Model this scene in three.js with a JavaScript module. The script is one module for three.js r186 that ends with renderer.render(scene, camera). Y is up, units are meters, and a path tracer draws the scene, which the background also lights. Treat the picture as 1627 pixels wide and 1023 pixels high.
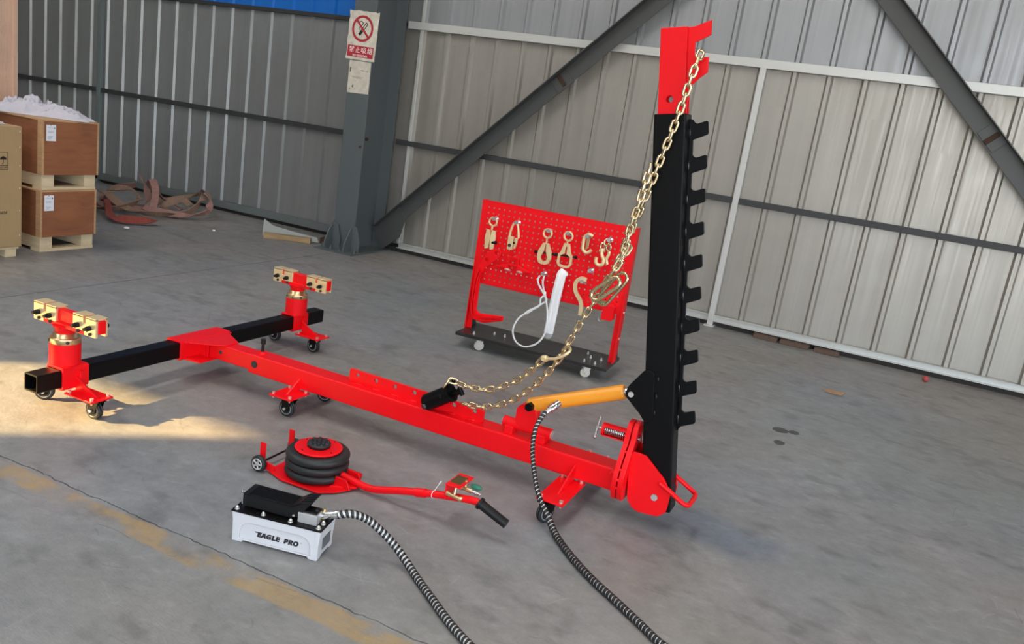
import * as THREE from 'three';
import { RoundedBoxGeometry } from 'three/addons/geometries/RoundedBoxGeometry.js';
import { TextGeometry } from 'three/addons/geometries/TextGeometry.js';
import { FontLoader } from 'three/addons/loaders/FontLoader.js';
import { mergeGeometries, mergeVertices, toCreasedNormals } from 'three/addons/utils/BufferGeometryUtils.js';
import { RectAreaLightUniformsLib } from 'three/addons/lights/RectAreaLightUniformsLib.js';

// ---------------------------------------------------------------- camera, sky, sun, area lights, exposure
const R = Math.PI / 180;
RectAreaLightUniformsLib.init();
const scene = new THREE.Scene();
const renderer = new THREE.WebGLRenderer({ antialias: true });
renderer.toneMapping = THREE.LinearToneMapping;
renderer.toneMappingExposure = 0.86;
renderer.shadowMap.enabled = true;
const camera = new THREE.PerspectiveCamera(2 * Math.atan(511.5 / 1310) / R, 1627 / 1023, 0.05, 200);
camera.position.set(0, 1.5, 0);
camera.rotation.set(-13.77 * R, 23.0 * R, 8.63 * R, 'YXZ');
scene.background = new THREE.Color().setRGB(5.5, 6.2, 7.0);           // overcast-bright sky seen only through the openings behind the camera
const SUN_EL = 23.5 * R, sunDir = new THREE.Vector3(0.741 * Math.cos(SUN_EL), -Math.sin(SUN_EL), -0.671 * Math.cos(SUN_EL));
const sun = new THREE.DirectionalLight(new THREE.Color().setRGB(1.0, 0.65, 0.25), 31);
sun.target.position.set(-3, 0, -2.4); sun.position.copy(sun.target.position).addScaledVector(sunDir, -22);
sun.castShadow = true; sun.shadow.radius = 1.1; sun.shadow.mapSize.set(4096, 4096);
Object.assign(sun.shadow.camera, { left: -12, right: 12, top: 12, bottom: -12, near: 1, far: 50 });
scene.add(sun, sun.target);
const SKYLIGHTS = [[-6.5, -2.4], [-1.5, -3.0], [-6.5, 2.0], [-1.5, 1.8], [4.0, 1.8]], SKW = 1.1, SKL = 3.0, ROOF = 6.0;
const skyGlow = new THREE.Color().setRGB(1, 0.985, 0.95);

// ---------------------------------------------------------------- helpers
let seed = 12345;
const rnd = () => { seed = (seed * 1664525 + 1013904223) >>> 0; return seed / 4294967296; };
const rr = (a, b) => a + (b - a) * rnd();
const V = (x, y, z) => new THREE.Vector3(x, y, z);
const col = (r, g, b) => new THREE.Color().setRGB(r, g, b);
const taken = {};
function numbered(n) { taken[n] = (taken[n] ?? -1) + 1; return taken[n] ? n + '_' + String(taken[n]).padStart(3, '0') : n; }
function clean(g) {
  g = g.index ? g.toNonIndexed() : g;
  for (const k of Object.keys(g.attributes)) if (!['position', 'normal', 'uv'].includes(k)) g.deleteAttribute(k);
  if (!g.attributes.uv) g.setAttribute('uv', new THREE.BufferAttribute(new Float32Array(g.attributes.position.count * 2), 2));
  g.clearGroups?.();
  return g;
}
const M = (...l) => { l = l.flat().map(clean); return l.length > 1 ? mergeGeometries(l) : l[0]; };
const T = (g, x, y, z) => g.translate(x, y, z);
function bx(w, h, d, x = 0, y = 0, z = 0, r = 0.002) {
  r = Math.min(r, w * 0.45, h * 0.45, d * 0.45);
  return T(new RoundedBoxGeometry(w, h, d, 1, r), x, y, z);
}
const b6 = (x0, x1, y0, y1, z0, z1, r) => bx(x1 - x0, y1 - y0, z1 - z0, (x0 + x1) / 2, (y0 + y1) / 2, (z0 + z1) / 2, r);
function cyl(a, b, r0, r1 = r0, seg = 16, open = false) {             // cylinder from point a to point b
  const d = b.clone().sub(a), L = d.length(), g = new THREE.CylinderGeometry(r1, r0, L, seg, 1, open);
  g.translate(0, L / 2, 0); g.applyQuaternion(new THREE.Quaternion().setFromUnitVectors(V(0, 1, 0), d.normalize()));
  return T(g, a.x, a.y, a.z);
}
const cy = (x0, y0, z0, x1, y1, z1, r0, r1, seg) => cyl(V(x0, y0, z0), V(x1, y1, z1), r0, r1, seg);
const hex = (a, b, r) => cyl(a, b, r, r, 6);
function shapeOf(pts, holes = []) {
  const s = new THREE.Shape(pts.map(([x, y]) => new THREE.Vector2(x, y)));
  for (const h of holes) s.holes.push(h.length === 3 && typeof h[0] === 'number' ? circ(...h) : new THREE.Path(h.map(([x, y]) => new THREE.Vector2(x, y))));
  return s;
}
function circ(x, y, r, n = 14) { const p = []; for (let i = 0; i < n; i++) p.push(new THREE.Vector2(x + r * Math.cos(i / n * 6.2832), y + r * Math.sin(i / n * 6.2832))); return new THREE.Path(p); }
function roundPoly(pts, r, n = 4) {                                   // rounds the corners of a polygon
  const out = [], N = pts.length;
  for (let i = 0; i < N; i++) {
    const p = V(...pts[i], 0), a = V(...pts[(i + N - 1) % N], 0).sub(p), b = V(...pts[(i + 1) % N], 0).sub(p);
    const k = Math.min(r, a.length() * 0.45, b.length() * 0.45), A = p.clone().addScaledVector(a.normalize(), k), B = p.clone().addScaledVector(b.normalize(), k);
    for (let j = 0; j <= n; j++) { const t = j / n; out.push([(1 - t) ** 2 * A.x + 2 * t * (1 - t) * p.x + t * t * B.x, (1 - t) ** 2 * A.y + 2 * t * (1 - t) * p.y + t * t * B.y]); }
  }
  return out;
}
function ext(pts, depth, holes, bevel = 0.0012) {                     // polygon in xy, thickness along +z from 0
  const b = Math.min(bevel, depth * 0.4);
  const g = new THREE.ExtrudeGeometry(shapeOf(pts, holes), { depth: depth - 2 * b, bevelEnabled: b > 0, bevelSize: b, bevelThickness: b, bevelOffset: -b, bevelSegments: 1, curveSegments: 8 });
  return T(g, 0, 0, b);
}
const extZ = (pts, z0, z1, holes, bevel) => T(ext(pts, z1 - z0, holes, bevel), 0, 0, z0);
const extX = (zy, x0, x1, holes, bevel) => {                          // polygon given as (z, y), thickness along x
  const f = (l) => l.map(([z, y]) => [-z, y]);
  const h = (holes ?? []).map((q) => typeof q[0] === 'number' ? [-q[0], q[1], q[2]] : f(q));
  return T(ext(f(zy).reverse(), x1 - x0, h, bevel).rotateY(Math.PI / 2), x0, 0, 0);
};
const curve = (pts, closed = false, t = 0.5) => new THREE.CatmullRomCurve3(pts.map((p) => p.isVector3 ? p : V(...p)), closed, 'centripetal', t);
function tube(pts, r, seg = 40, rad = 8, closed = false, capped = true) {
  const c = curve(pts, closed), g = [new THREE.TubeGeometry(c, seg, r, rad, closed)];
  if (!closed && capped) for (const e of [0, 1]) { const p = c.getPointAt(e), t = c.getTangentAt(e).multiplyScalar(e ? 1 : -1); g.push(T(new THREE.CircleGeometry(r, rad).applyQuaternion(new THREE.Quaternion().setFromUnitVectors(V(0, 0, 1), t)), p.x, p.y, p.z)); }
  return M(g);
}
const lathe = (prof, seg = 32) => new THREE.LatheGeometry(prof.map(([x, y]) => new THREE.Vector2(x, y)), seg);
function sweep(path, prof, up = V(0, 1, 0), closed = false) {          // closed profile (side, up) along points; up may be a function
  const n = path.length, m = prof.length, pos = [], uv = [], idx = [];
  let len = 0;
  for (let i = 0; i < n; i++) {
    const a = path[closed ? (i + n - 1) % n : Math.max(0, i - 1)], b = path[closed ? (i + 1) % n : Math.min(n - 1, i + 1)];
    const t = b.clone().sub(a).normalize(), u0 = typeof up === 'function' ? up(i / (n - 1)) : up;
    const s = t.clone().cross(u0).normalize(), u = s.clone().cross(t).normalize();
    if (i) len += path[i].distanceTo(path[i - 1]);
    for (let j = 0; j < m; j++) { const p = path[i].clone().addScaledVector(s, prof[j][0]).addScaledVector(u, prof[j][1]); pos.push(p.x, p.y, p.z); uv.push(j / m, len); }
  }
  const rows = closed ? n : n - 1;
  for (let i = 0; i < rows; i++) for (let j = 0; j < m; j++) { const a = i * m + j, b = i * m + (j + 1) % m, c = ((i + 1) % n) * m + j, d = ((i + 1) % n) * m + (j + 1) % m; idx.push(a, b, c, b, d, c); }
  if (!closed) for (let j = 1; j < m - 1; j++) { idx.push(0, j, j + 1); const e = (n - 1) * m; idx.push(e, e + j + 1, e + j); }
  const g = new THREE.BufferGeometry();
  g.setAttribute('position', new THREE.Float32BufferAttribute(pos, 3)); g.setAttribute('uv', new THREE.Float32BufferAttribute(uv, 2)); g.setIndex(idx);
  const f = g.toNonIndexed(); f.computeVertexNormals(); return f;
}
function ringTube(w, h, wall, r = 0.008) {                             // outline and hole of a square tube centred at 0
  const o = roundPoly([[-w / 2, -h / 2], [w / 2, -h / 2], [w / 2, h / 2], [-w / 2, h / 2]], r), i = roundPoly([[-w / 2 + wall, -h / 2 + wall], [w / 2 - wall, -h / 2 + wall], [w / 2 - wall, h / 2 - wall], [-w / 2 + wall, h / 2 - wall]], r * 0.6);
  return [o, i];
}
function mesh(name, g, m) { const o = new THREE.Mesh(g, m); o.name = name; o.castShadow = o.receiveShadow = true; return o; }
function thing(name, label, category, [x, y, z] = [0, 0, 0], turn = 0, group) {
  const o = new THREE.Group(); o.name = numbered(name); o.position.set(x, y, z); o.rotation.y = turn; scene.add(o);
  o.userData = { label, category }; if (group) o.userData.group = group;
  return o;
}
function solo(name, g, m, label, category, group) {                    // a thing that is one mesh; its origin goes to its base
  g = M(g); g.computeBoundingBox(); const b = g.boundingBox.clone(), c = b.getCenter(V()); g.translate(-c.x, -b.min.y, -c.z);
  const o = mesh(numbered(name), g, m); o.position.set(c.x, b.min.y, c.z); scene.add(o);
  o.userData = { label, category }; if (group) o.userData.group = group;
  return o;
}
function part(p, name, g, m, label) { const o = mesh(name, M(g), m); p.add(o); if (label) o.userData.label = label; return o; }
function wpart(p, name, g, m, label) {                                 // same, the shape given in world coordinates (unturned parents)
  let x = 0, y = 0, z = 0; for (let q = p; q; q = q.parent) { x += q.position.x; y += q.position.y; z += q.position.z; }
  return part(p, name, T(M(g), -x, -y, -z), m, label);
}
function struct(name, g, m) { const o = mesh(name, M(g), m); o.userData.kind = 'structure'; scene.add(o); return o; }
function structGroup(name) { const o = new THREE.Group(); o.name = name; o.userData.kind = 'structure'; scene.add(o); return o; }

// noise
const LAT = new Float32Array(65536); for (let i = 0; i < 65536; i++) LAT[i] = rnd();
function noise(x, y) {
  const xi = Math.floor(x), yi = Math.floor(y), fx = x - xi, fy = y - yi, u = fx * fx * (3 - 2 * fx), v = fy * fy * (3 - 2 * fy);
  const a = (yi & 255) << 8, b = ((yi + 1) & 255) << 8, c = xi & 255, d = (xi + 1) & 255;
  return (LAT[a + c] * (1 - u) + LAT[a + d] * u) * (1 - v) + (LAT[b + c] * (1 - u) + LAT[b + d] * u) * v;
}
function fbm(x, y, o = 4) { let s = 0, a = 0.5, t = 0; for (let i = 0; i < o; i++) { s += a * noise(x, y); t += a; x = x * 2.03 + 17.3; y = y * 2.03 + 9.1; a *= 0.5; } return s / t; }
function paint(w, h, f, srgb = true) {                                 // f(i, j) -> [r, g, b] 0..255
  const c = document.createElement('canvas'); c.width = w; c.height = h; const g = c.getContext('2d'), im = g.createImageData(w, h), d = im.data;
  let k = 0; for (let j = 0; j < h; j++) for (let i = 0; i < w; i++) { const q = f(i, j); d[k++] = q[0]; d[k++] = q[1]; d[k++] = q[2]; d[k++] = 255; }
  g.putImageData(im, 0, 0); return c;
}
function tex(c, srgb = true, rx = 1, ry = 1, wrap = true) {
  const t = new THREE.CanvasTexture(c); if (srgb) t.colorSpace = THREE.SRGBColorSpace;
  if (wrap) t.wrapS = t.wrapT = wrap === 'mirror' ? THREE.MirroredRepeatWrapping : THREE.RepeatWrapping; t.repeat.set(rx, ry); t.anisotropy = 8; return t;
}
const toS = (l) => 255 * (l <= 0.0031308 ? 12.92 * l : 1.055 * Math.pow(l, 1 / 2.4) - 0.055);
function boxUV(g, s = 1) {                                             // uv in metres by the dominant axis
  g = clean(g); const p = g.attributes.position, n = g.attributes.normal, u = g.attributes.uv;
  for (let i = 0; i < p.count; i++) { const ax = Math.abs(n.getX(i)), ay = Math.abs(n.getY(i)), az = Math.abs(n.getZ(i));
    if (ay >= ax && ay >= az) u.setXY(i, p.getX(i) * s, p.getZ(i) * s); else if (ax >= az) u.setXY(i, p.getZ(i) * s, p.getY(i) * s); else u.setXY(i, p.getX(i) * s, p.getY(i) * s); }
  return g;
}

// ---------------------------------------------------------------- materials
const std = (c, rough, metal = 0, more = {}) => new THREE.MeshStandardMaterial({ color: c, roughness: rough, metalness: metal, ...more });
const phy = (c, rough, metal = 0, more = {}) => new THREE.MeshPhysicalMaterial({ color: c, roughness: rough, metalness: metal, ...more });
const peel = tex(paint(256, 256, (i, j) => { const v = 128 + 110 * (fbm(i / 9, j / 9, 2) - 0.5); return [v, v, v]; }), false);
const MAT = {
  red: phy(col(0.84, 0.004, 0.009), 0.40, 0, { specularIntensity: 0.5 }),
  redBoard: phy(col(0.84, 0.005, 0.010), 0.5, 0, { specularIntensity: 0.4 }),
  black: phy(col(0.004, 0.004, 0.0045), 0.36, 0, { specularIntensity: 0.28 }),
  blackSatin: phy(col(0.007, 0.007, 0.008), 0.45, 0, { specularIntensity: 0.6 }),
  deckBlack: std(col(0.02, 0.02, 0.021), 0.38),
  rubber: std(col(0.018, 0.02, 0.022), 0.5),
  tread: std(col(0.035, 0.037, 0.04), 0.6),
  grey: std(col(0.25, 0.26, 0.26), 0.5),
  orange: phy(col(0.92, 0.35, 0.022), 0.35, 0, { clearcoat: 0.3, clearcoatRoughness: 0.2 }),
  brass: std(col(0.74, 0.58, 0.32), 0.3, 0.9),
  chain: std(col(0.70, 0.57, 0.36), 0.27, 0.95),
  yellowZinc: std(col(0.84, 0.66, 0.38), 0.38, 0.45),
  steel: std(col(0.72, 0.73, 0.74), 0.25, 0.95),
  bolt: std(col(0.78, 0.77, 0.74), 0.32, 0.75),
  pink: std(col(0.75, 0.45, 0.42), 0.35, 0.6),
  dullSteel: std(col(0.42, 0.42, 0.41), 0.4, 0.8),
  galv: std(col(0.62, 0.62, 0.59), 0.42, 0.35),
  columnGrey: std(col(0.105, 0.122, 0.126), 0.55, 0.1),
  railDark: std(col(0.045, 0.046, 0.047), 0.6, 0.1),
  nylonWhite: std(col(0.72, 0.70, 0.60), 0.45),
  white: phy(col(0.60, 0.61, 0.645), 0.35),
  strap: std(col(0.82, 0.83, 0.84), 0.75),
  rope: std(col(0.74, 0.76, 0.77), 0.5, 0.2),
  green: std(col(0.015, 0.16, 0.10), 0.5),
  rust: std(col(0.05, 0.024, 0.014), 0.85),
  brick: std(col(0.11, 0.07, 0.05), 0.9),
  dirt: std(col(0.035, 0.03, 0.027), 0.95),
  ink: std(col(0.012, 0.012, 0.014), 0.6),
  dark: std(col(0.03, 0.03, 0.03), 0.8),
};
// galvanised sheet: vertical streaks and spots
function sheetTex(base, warm, seedOff) {
  return tex(paint(512, 1024, (i, j) => {
    const s = fbm(i / 3.1 + seedOff, j / 420 + seedOff, 3), w = fbm(i / 26 + seedOff, j / 700, 3), q = fbm(i / 70, j / 60 + seedOff, 4), sp = noise(i / 2.2 + 60, j / 2.2 + seedOff * 3);
    let v = base * (0.88 + 0.07 * s + 0.11 * w + 0.07 * q); if (sp > 0.985) v *= 0.75;
    return [toS(v * warm[0]), toS(v * warm[1]), toS(v * warm[2])];
  }), true, 1 / 1.1, 1 / 2.3);
}
const sheetRough = tex(paint(256, 512, (i, j) => { const v = 96 + 90 * fbm(i / 4, j / 200, 3) + 30 * fbm(i / 40, j / 40, 3); return [v, v, v]; }), false, 1 / 1.1, 1 / 2.3);
const zincLow = std(0xffffff, 0.75, 0.65, { map: sheetTex(0.375, [0.97, 1.0, 0.98], 3), roughnessMap: sheetRough }), zincWarm = std(0xffffff, 0.75, 0.65, { map: sheetTex(0.375, [1.05, 0.985, 0.87], 3), roughnessMap: sheetRough });   // the sheets right of the column are of a warmer batch
const zincHigh = std(0xffffff, 0.75, 0.65, { map: sheetTex(0.37, [0.96, 0.985, 1.0], 41), roughnessMap: sheetRough });
const blueSheet = std(0xffffff, 0.7, 0.1, { map: sheetTex(1.0, [0.010, 0.17, 0.62], 77), roughnessMap: sheetRough });
const woodC = (r, g, b, contrast, sx = 5, sy = 90) => tex(paint(512, 512, (i, j) => {
  const y = j / 512, n = fbm(i / 512 * sx, j / 512 * sy + 4 * fbm(i / 170, j / 120, 2), 4), k = fbm(i / 512 * 3, j / 512 * 4, 3), f = noise(i / 9, j / 1.3);
  const v = 1 + contrast * (n - 0.5) + 0.5 * contrast * (k - 0.5) * 2 + 0.08 * (f - 0.5);
  return [toS(r * v), toS(g * v * (0.98 + 0.04 * k)), toS(b * v)];
}), true, 1.6, 1.6, 'mirror');
MAT.ply = std(0xffffff, 0.62, 0, { map: woodC(0.29, 0.108, 0.046, 0.42, 3, 22) });
MAT.plyLight = std(0xffffff, 0.7, 0, { map: woodC(0.66, 0.44, 0.32, 0.25, 60, 3) });
MAT.batten = std(0xffffff, 0.7, 0, { map: woodC(0.50, 0.30, 0.15, 0.4) });
MAT.pine = std(0xffffff, 0.75, 0, { map: woodC(0.66, 0.53, 0.34, 0.3, 4, 40) });
MAT.oldWood = std(0xffffff, 0.85, 0, { map: woodC(0.34, 0.23, 0.12, 0.7, 4, 60) });
MAT.cardboard = std(0xffffff, 0.85, 0, { map: tex(paint(256, 256, (i, j) => { const v = 0.92 + 0.1 * fbm(i / 3, j / 40, 3) + 0.06 * fbm(i / 60, j / 60, 3); return [toS(0.40 * v), toS(0.27 * v), toS(0.135 * v)]; })) });
MAT.cloth = std(col(0.50, 0.48, 0.54), 0.9);
const webTex = (r, g, b) => tex(paint(64, 256, (i, j) => { const v = 0.7 + 0.4 * fbm(i / 6, j / 9, 3) + 0.12 * ((j >> 1) & 1); return [toS(r * v), toS(g * v), toS(b * v)]; }), true, 1, 4);
MAT.webTan = std(0xffffff, 0.95, 0, { map: webTex(0.27, 0.17, 0.12) });
MAT.webPink = std(0xffffff, 0.95, 0, { map: webTex(0.33, 0.18, 0.15) });
MAT.webRed = std(0xffffff, 0.95, 0, { map: webTex(0.26, 0.055, 0.04) });

// ---------------------------------------------------------------- floor
const FLOOR_X0 = -13.2, FLOOR_X1 = 7.2, FLOOR_Z0 = -7.5, FLOOR_Z1 = 4.7, JX = -4.71, JZ = -1.885;
const scratches = []; for (let i = 0; i < 420; i++) { const a = rr(-0.5, 0.9) + (rnd() < 0.25 ? 1.6 : 0); scratches.push([rr(-4.7, 1.6), rr(-5.2, -0.9), rr(0.02, 0.16), a, rnd() < 0.55 ? 1 : 0, rr(0.08, 0.32), rr(-0.3, 0.3)]); }
function concreteAt(x, z) {                                            // linear base colour of the concrete with its stains and paint
  const big = fbm(x * 0.55 + 8, z * 0.55 + 3, 4), mid = fbm(x * 2.3 + 40, z * 2.3, 4), fine = fbm(x * 19, z * 19 + 7, 3), st = fbm(x * 8 + z * 3, z * 16 - x * 3, 3), gr = noise(x * 210, z * 210);
  const st2 = fbm(x * 40 - z * 9, z * 46 + x * 7, 3);
  let v = 0.250 * (1 + 0.30 * (big - 0.5) + 0.22 * (mid - 0.5) + 0.24 * (fine - 0.5) + 0.10 * (st - 0.5) + 0.16 * (st2 - 0.5) + 0.12 * (gr - 0.5));
  const br = fbm(x * 0.9 - 20, z * 0.9 + 60, 3) - 0.5, bl = fbm(x * 1.3 + 70, z * 1.3 - 30, 3) - 0.5;
  let r = v * (1.02 + 0.26 * br), g = v * (1.0 + 0.03 * br), b = v * (0.985 - 0.18 * br + 0.14 * bl);
  const sm = Math.max(0, fbm(x * 7 + z * 2 + 5, z * 13 - x * 3 + 90, 5) - 0.57) * 4.5; const k = 1 - 0.25 * Math.min(1, sm); r *= k; g *= k; b *= k;
  const li = Math.max(0, fbm(x * 12 - z * 5 + 55, z * 30 + x * 8 + 20, 4) - 0.62) * 2.6; r += 0.06 * li; g += 0.06 * li; b += 0.06 * li;
  if (x > -3.6 && z > -2.05 && z < -1.62) {                            // worn yellow line
    const e = 0.010 * (fbm(x * 14, z * 14, 2) - 0.5) * 2, d = Math.min(z + 1.868 + e, -1.775 + e - z);
    if (d > -0.006) {
      const wear = fbm(x * 7.5 + 3, z * 7.5, 4), cov = Math.min(1, Math.max(0, (x + 2.08) / 0.22)) * 0.17 + 0.12 * Math.exp(-(((x + 2.48) / 0.16) ** 2)), w2 = 0.36 + 0.2 * (fbm(x * 1.6 + 30, 7, 2) - 0.5) + cov / 0.45, fineW = noise(x * 90, z * 120);
      let a = Math.min(1, Math.max(0.10, (wear - 0.40 + (w2 - 0.42) * 0.45) * 5)) * Math.min(1, (d + 0.006) / 0.012) * (0.62 + 0.38 * fineW);
      if (x < -2.6) a *= Math.max(0.1, 1 - (-2.6 - x) * 3);
      a *= 0.74 * (0.75 + 0.4 * fbm(x * 46, z * 46, 2)); r = r * (1 - a) + 0.42 * a; g = g * (1 - a) + 0.27 * a; b = b * (1 - a) + 0.10 * a;
    }
  }
  for (const [sx, sz, ra, rb] of [[-0.273, -4.789, 0.045, 0.05], [-0.20, -4.81, 0.03, 0.04], [-0.251, -4.56, 0.03, 0.045]]) {
    const q = Math.hypot((x - sx) / ra, (z - sz) / rb) + 0.3 * (fbm(x * 30, z * 30, 2) - 0.5); if (q < 1) { r *= 0.25; g *= 0.25; b *= 0.25; }
  }
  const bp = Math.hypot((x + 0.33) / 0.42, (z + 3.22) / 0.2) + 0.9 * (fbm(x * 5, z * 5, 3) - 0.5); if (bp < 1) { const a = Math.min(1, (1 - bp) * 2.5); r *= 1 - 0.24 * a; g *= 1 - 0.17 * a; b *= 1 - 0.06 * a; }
  return [r, g, b];
}
function slabMat(x0, x1, z0, z1, w, h) {
  const c = paint(w, h, (i, j) => { const q = concreteAt(x0 + (i + 0.5) / w * (x1 - x0), z0 + (j + 0.5) / h * (z1 - z0)); return [toS(q[0]), toS(q[1]), toS(q[2])]; });
  const g = c.getContext('2d'), px = w / (x1 - x0);
  for (const [sx, sz, L, a, lite, al, cu] of scratches) {
    const X = (sx - x0) * px, Y = (sz - z0) * h / (z1 - z0), l = L * px; if (X < -60 || X > w + 60 || Y < -60 || Y > h + 60) continue;
    g.strokeStyle = lite ? `rgba(205,203,198,${al * 0.7})` : `rgba(48,47,46,${al})`; g.lineWidth = lite ? 1.3 : 1.1;
    g.beginPath(); g.moveTo(X, Y); g.quadraticCurveTo(X + l * 0.5 * Math.cos(a + cu), Y + l * 0.5 * Math.sin(a + cu), X + l * Math.cos(a), Y + l * Math.sin(a)); g.stroke();
  }
  const t = tex(c, true, 1, 1, false);
  return phy(0xffffff, 0.62, 0, { map: t, bumpMap: floorBump, bumpScale: 0.0012, roughnessMap: floorRough });
}
const floorBump = tex(paint(512, 512, (i, j) => { const v = 255 * (0.55 * fbm(i / 20, j / 20, 4) + 0.45 * fbm(i / 4, j / 4, 2)); return [v, v, v]; }), false, 6, 6);
const floorRough = tex(paint(256, 256, (i, j) => { const v = 165 + 90 * fbm(i / 30, j / 30, 4); return [v, v, v]; }), false, 3, 3);
const jw = (x) => 0.012 * (fbm(x * 3.1, 4.4, 4) - 0.5) * 2 + 0.008 * (noise(x * 31, 2) - 0.5) + 0.005 * (noise(x * 64, 6) - 0.5), jz = (z) => 0.006 * (fbm(z * 2.1, 9, 3) - 0.5);
const floor = structGroup('floor');
function slab(x0, x1, z0, z1, w, h, edges) {                           // polygon in (x, -z); edges tells which sides are the broken joints
  const P = [], nx = 560, nz = 60;
  const near = edges.near ? (x) => JZ - 0.0018 - 0.0012 * noise(x * 14, 5) + jw(x) : () => z1, far = edges.far ? (x) => JZ + 0.0018 + 0.002 * noise(x * 17, 8) + jw(x) : () => z0;
  const right = edges.right ? (z) => JX - 0.005 + jz(z) : () => x1, left = edges.left ? (z) => JX + 0.005 + jz(z) : () => x0;
  for (let i = 0; i <= nx; i++) { const x = x0 + (x1 - x0) * i / nx; P.push([i === 0 ? left(z1) : i === nx ? right(z1) : x, -near(x)]); }
  for (let i = 1; i < nz; i++) { const z = z1 + (z0 - z1) * i / nz; P.push([right(z), -z]); }
  for (let i = nx; i >= 0; i--) { const x = x0 + (x1 - x0) * i / nx; P.push([i === 0 ? left(z0) : i === nx ? right(z0) : x, -far(x)]); }
  for (let i = nz - 1; i > 0; i--) { const z = z1 + (z0 - z1) * i / nz; P.push([left(z), -z]); }
  let g = clean(new THREE.ExtrudeGeometry(shapeOf(P), { depth: 0.1, bevelEnabled: false })); g.rotateX(-Math.PI / 2); g.translate(0, -0.1, 0);
  const p = g.attributes.position, u = g.attributes.uv; for (let i = 0; i < p.count; i++) u.setXY(i, (p.getX(i) - x0) / (x1 - x0), 1 - (p.getZ(i) - z0) / (z1 - z0));
  part(floor, 'slab', g, slabMat(x0, x1, z0, z1, w, h));
}
slab(JX, 1.7, FLOOR_Z0, JZ, 2048, 1792, { left: 1, near: 1 });
slab(JX, 1.7, JZ, 0.4, 2048, 740, { left: 1, far: 1 });
slab(FLOOR_X0, JX, FLOOR_Z0, JZ, 1400, 920, { right: 1, near: 1 });
slab(FLOOR_X0, JX, JZ, FLOOR_Z1, 640, 512, { right: 1, far: 1 });
slab(1.7, FLOOR_X1, FLOOR_Z0, FLOOR_Z1, 512, 900, {});
slab(JX, 1.7, 0.4, FLOOR_Z1, 512, 360, {});
part(floor, 'subbase', b6(FLOOR_X0, FLOOR_X1, -0.2, -0.011, FLOOR_Z0, FLOOR_Z1), MAT.dirt);
struct('yard', b6(-40, 60, -0.4, -0.21, -40, 60), std(col(0.28, 0.27, 0.25), 0.9));

// ---------------------------------------------------------------- back wall: ribbed sheets, rails, sill
const WZ = -7.25, RIB = 0.27, RIB0 = -0.94, wallBack = structGroup('wall_back');
function panelGeo(y0, y1, off) {
  const pr = [[0, 0.024], [0.014, 0.024], [0.030, 0]];
    pr.push([RIB - 0.030, 0], [RIB - 0.014, 0.024], [RIB, 0.024]);
  const pos = [], uv = [];
  const quad = (a, b, dz, flip) => {
    const q = [[a[0], y0, a[1] + dz], [b[0], y0, b[1] + dz], [b[0], y1, b[1] + dz], [a[0], y1, a[1] + dz]], o = flip ? [0, 2, 1, 0, 3, 2] : [0, 1, 2, 0, 2, 3];
    for (const k of o) { pos.push(...q[k]); uv.push(q[k][0] + off, q[k][1] + off * 0.7); }
  };
  for (let i = 0; i + 1 < pr.length; i++) { quad(pr[i], pr[i + 1], 0, false); quad(pr[i], pr[i + 1], -0.0012, true); }
  const g = new THREE.BufferGeometry(); g.setAttribute('position', new THREE.Float32BufferAttribute(pos, 3)); g.setAttribute('uv', new THREE.Float32BufferAttribute(uv, 2)); g.computeVertexNormals(); return g;
}
const lowPanels = [0, 0.31, 0.57, 0.83].map((o) => panelGeo(0.075, 2.235, o)), highPanels = [0.1, 0.41, 0.67, 0.93].map((o) => panelGeo(2.215, ROOF - 0.02, o));
for (let k = -44; k < 28; k++) {
  const x = RIB0 + RIB * k, v = Math.floor(rnd() * 4); if (x > 6.6) continue;
  const a = part(wallBack, 'panel', lowPanels[v], x > -4.8 ? zincWarm : zincLow); a.position.set(x, 0, WZ);
  const b = part(wallBack, 'panel', highPanels[(v + 1) % 4], x < -4.9 && x > -9.2 ? blueSheet : zincHigh); b.position.set(x, 0, WZ + (x < -4.9 && x > -9.2 ? 0 : 0));
}
part(wallBack, 'outer_cladding', b6(FLOOR_X0, FLOOR_X1, -0.1, ROOF, WZ - 0.1, WZ - 0.03), MAT.dark);
part(wallBack, 'footing', b6(FLOOR_X0, FLOOR_X1, -0.05, 0.05, WZ - 0.03, WZ + 0.03), MAT.dirt);
const lshape = (x0, x1, y, z, h, d, t) => M(b6(x0, x1, y, y + h, z, z + t, 0.001), b6(x0, x1, y + h - t, y + h, z, z + d, 0.001));
struct('trim_1', M(b6(-13, -4.90, 1.075, 1.125, WZ + 0.02, WZ + 0.06, 0.002), b6(-4.60, 6.6, 1.075, 1.125, WZ + 0.02, WZ + 0.06, 0.002)), MAT.railDark);
struct('trim_2', b6(-4.60, 6.6, 2.185, 2.255, WZ + 0.02, WZ + 0.065, 0.003), MAT.galv);
struct('trim_3', b6(-13, -4.90, 2.20, 2.24, WZ + 0.02, WZ + 0.05, 0.002), MAT.railDark);
struct('baseboard_back', M(lshape(-4.45, 6.6, 0.045, WZ + 0.025, 0.055, 0.045, 0.004), b6(-4.45, 6.6, 0.045, 0.050, WZ + 0.025, WZ + 0.07, 0.001)), MAT.galv);
struct('baseboard_left', b6(-13, -4.98, 0.04, 0.115, WZ + 0.02, WZ + 0.07, 0.003), std(col(0.16, 0.18, 0.18), 0.5, 0.2));
struct('trim_4', b6(-4.47, -4.44, 0.1, 5.9, WZ + 0.02, WZ + 0.045, 0.002), MAT.galv);

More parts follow.
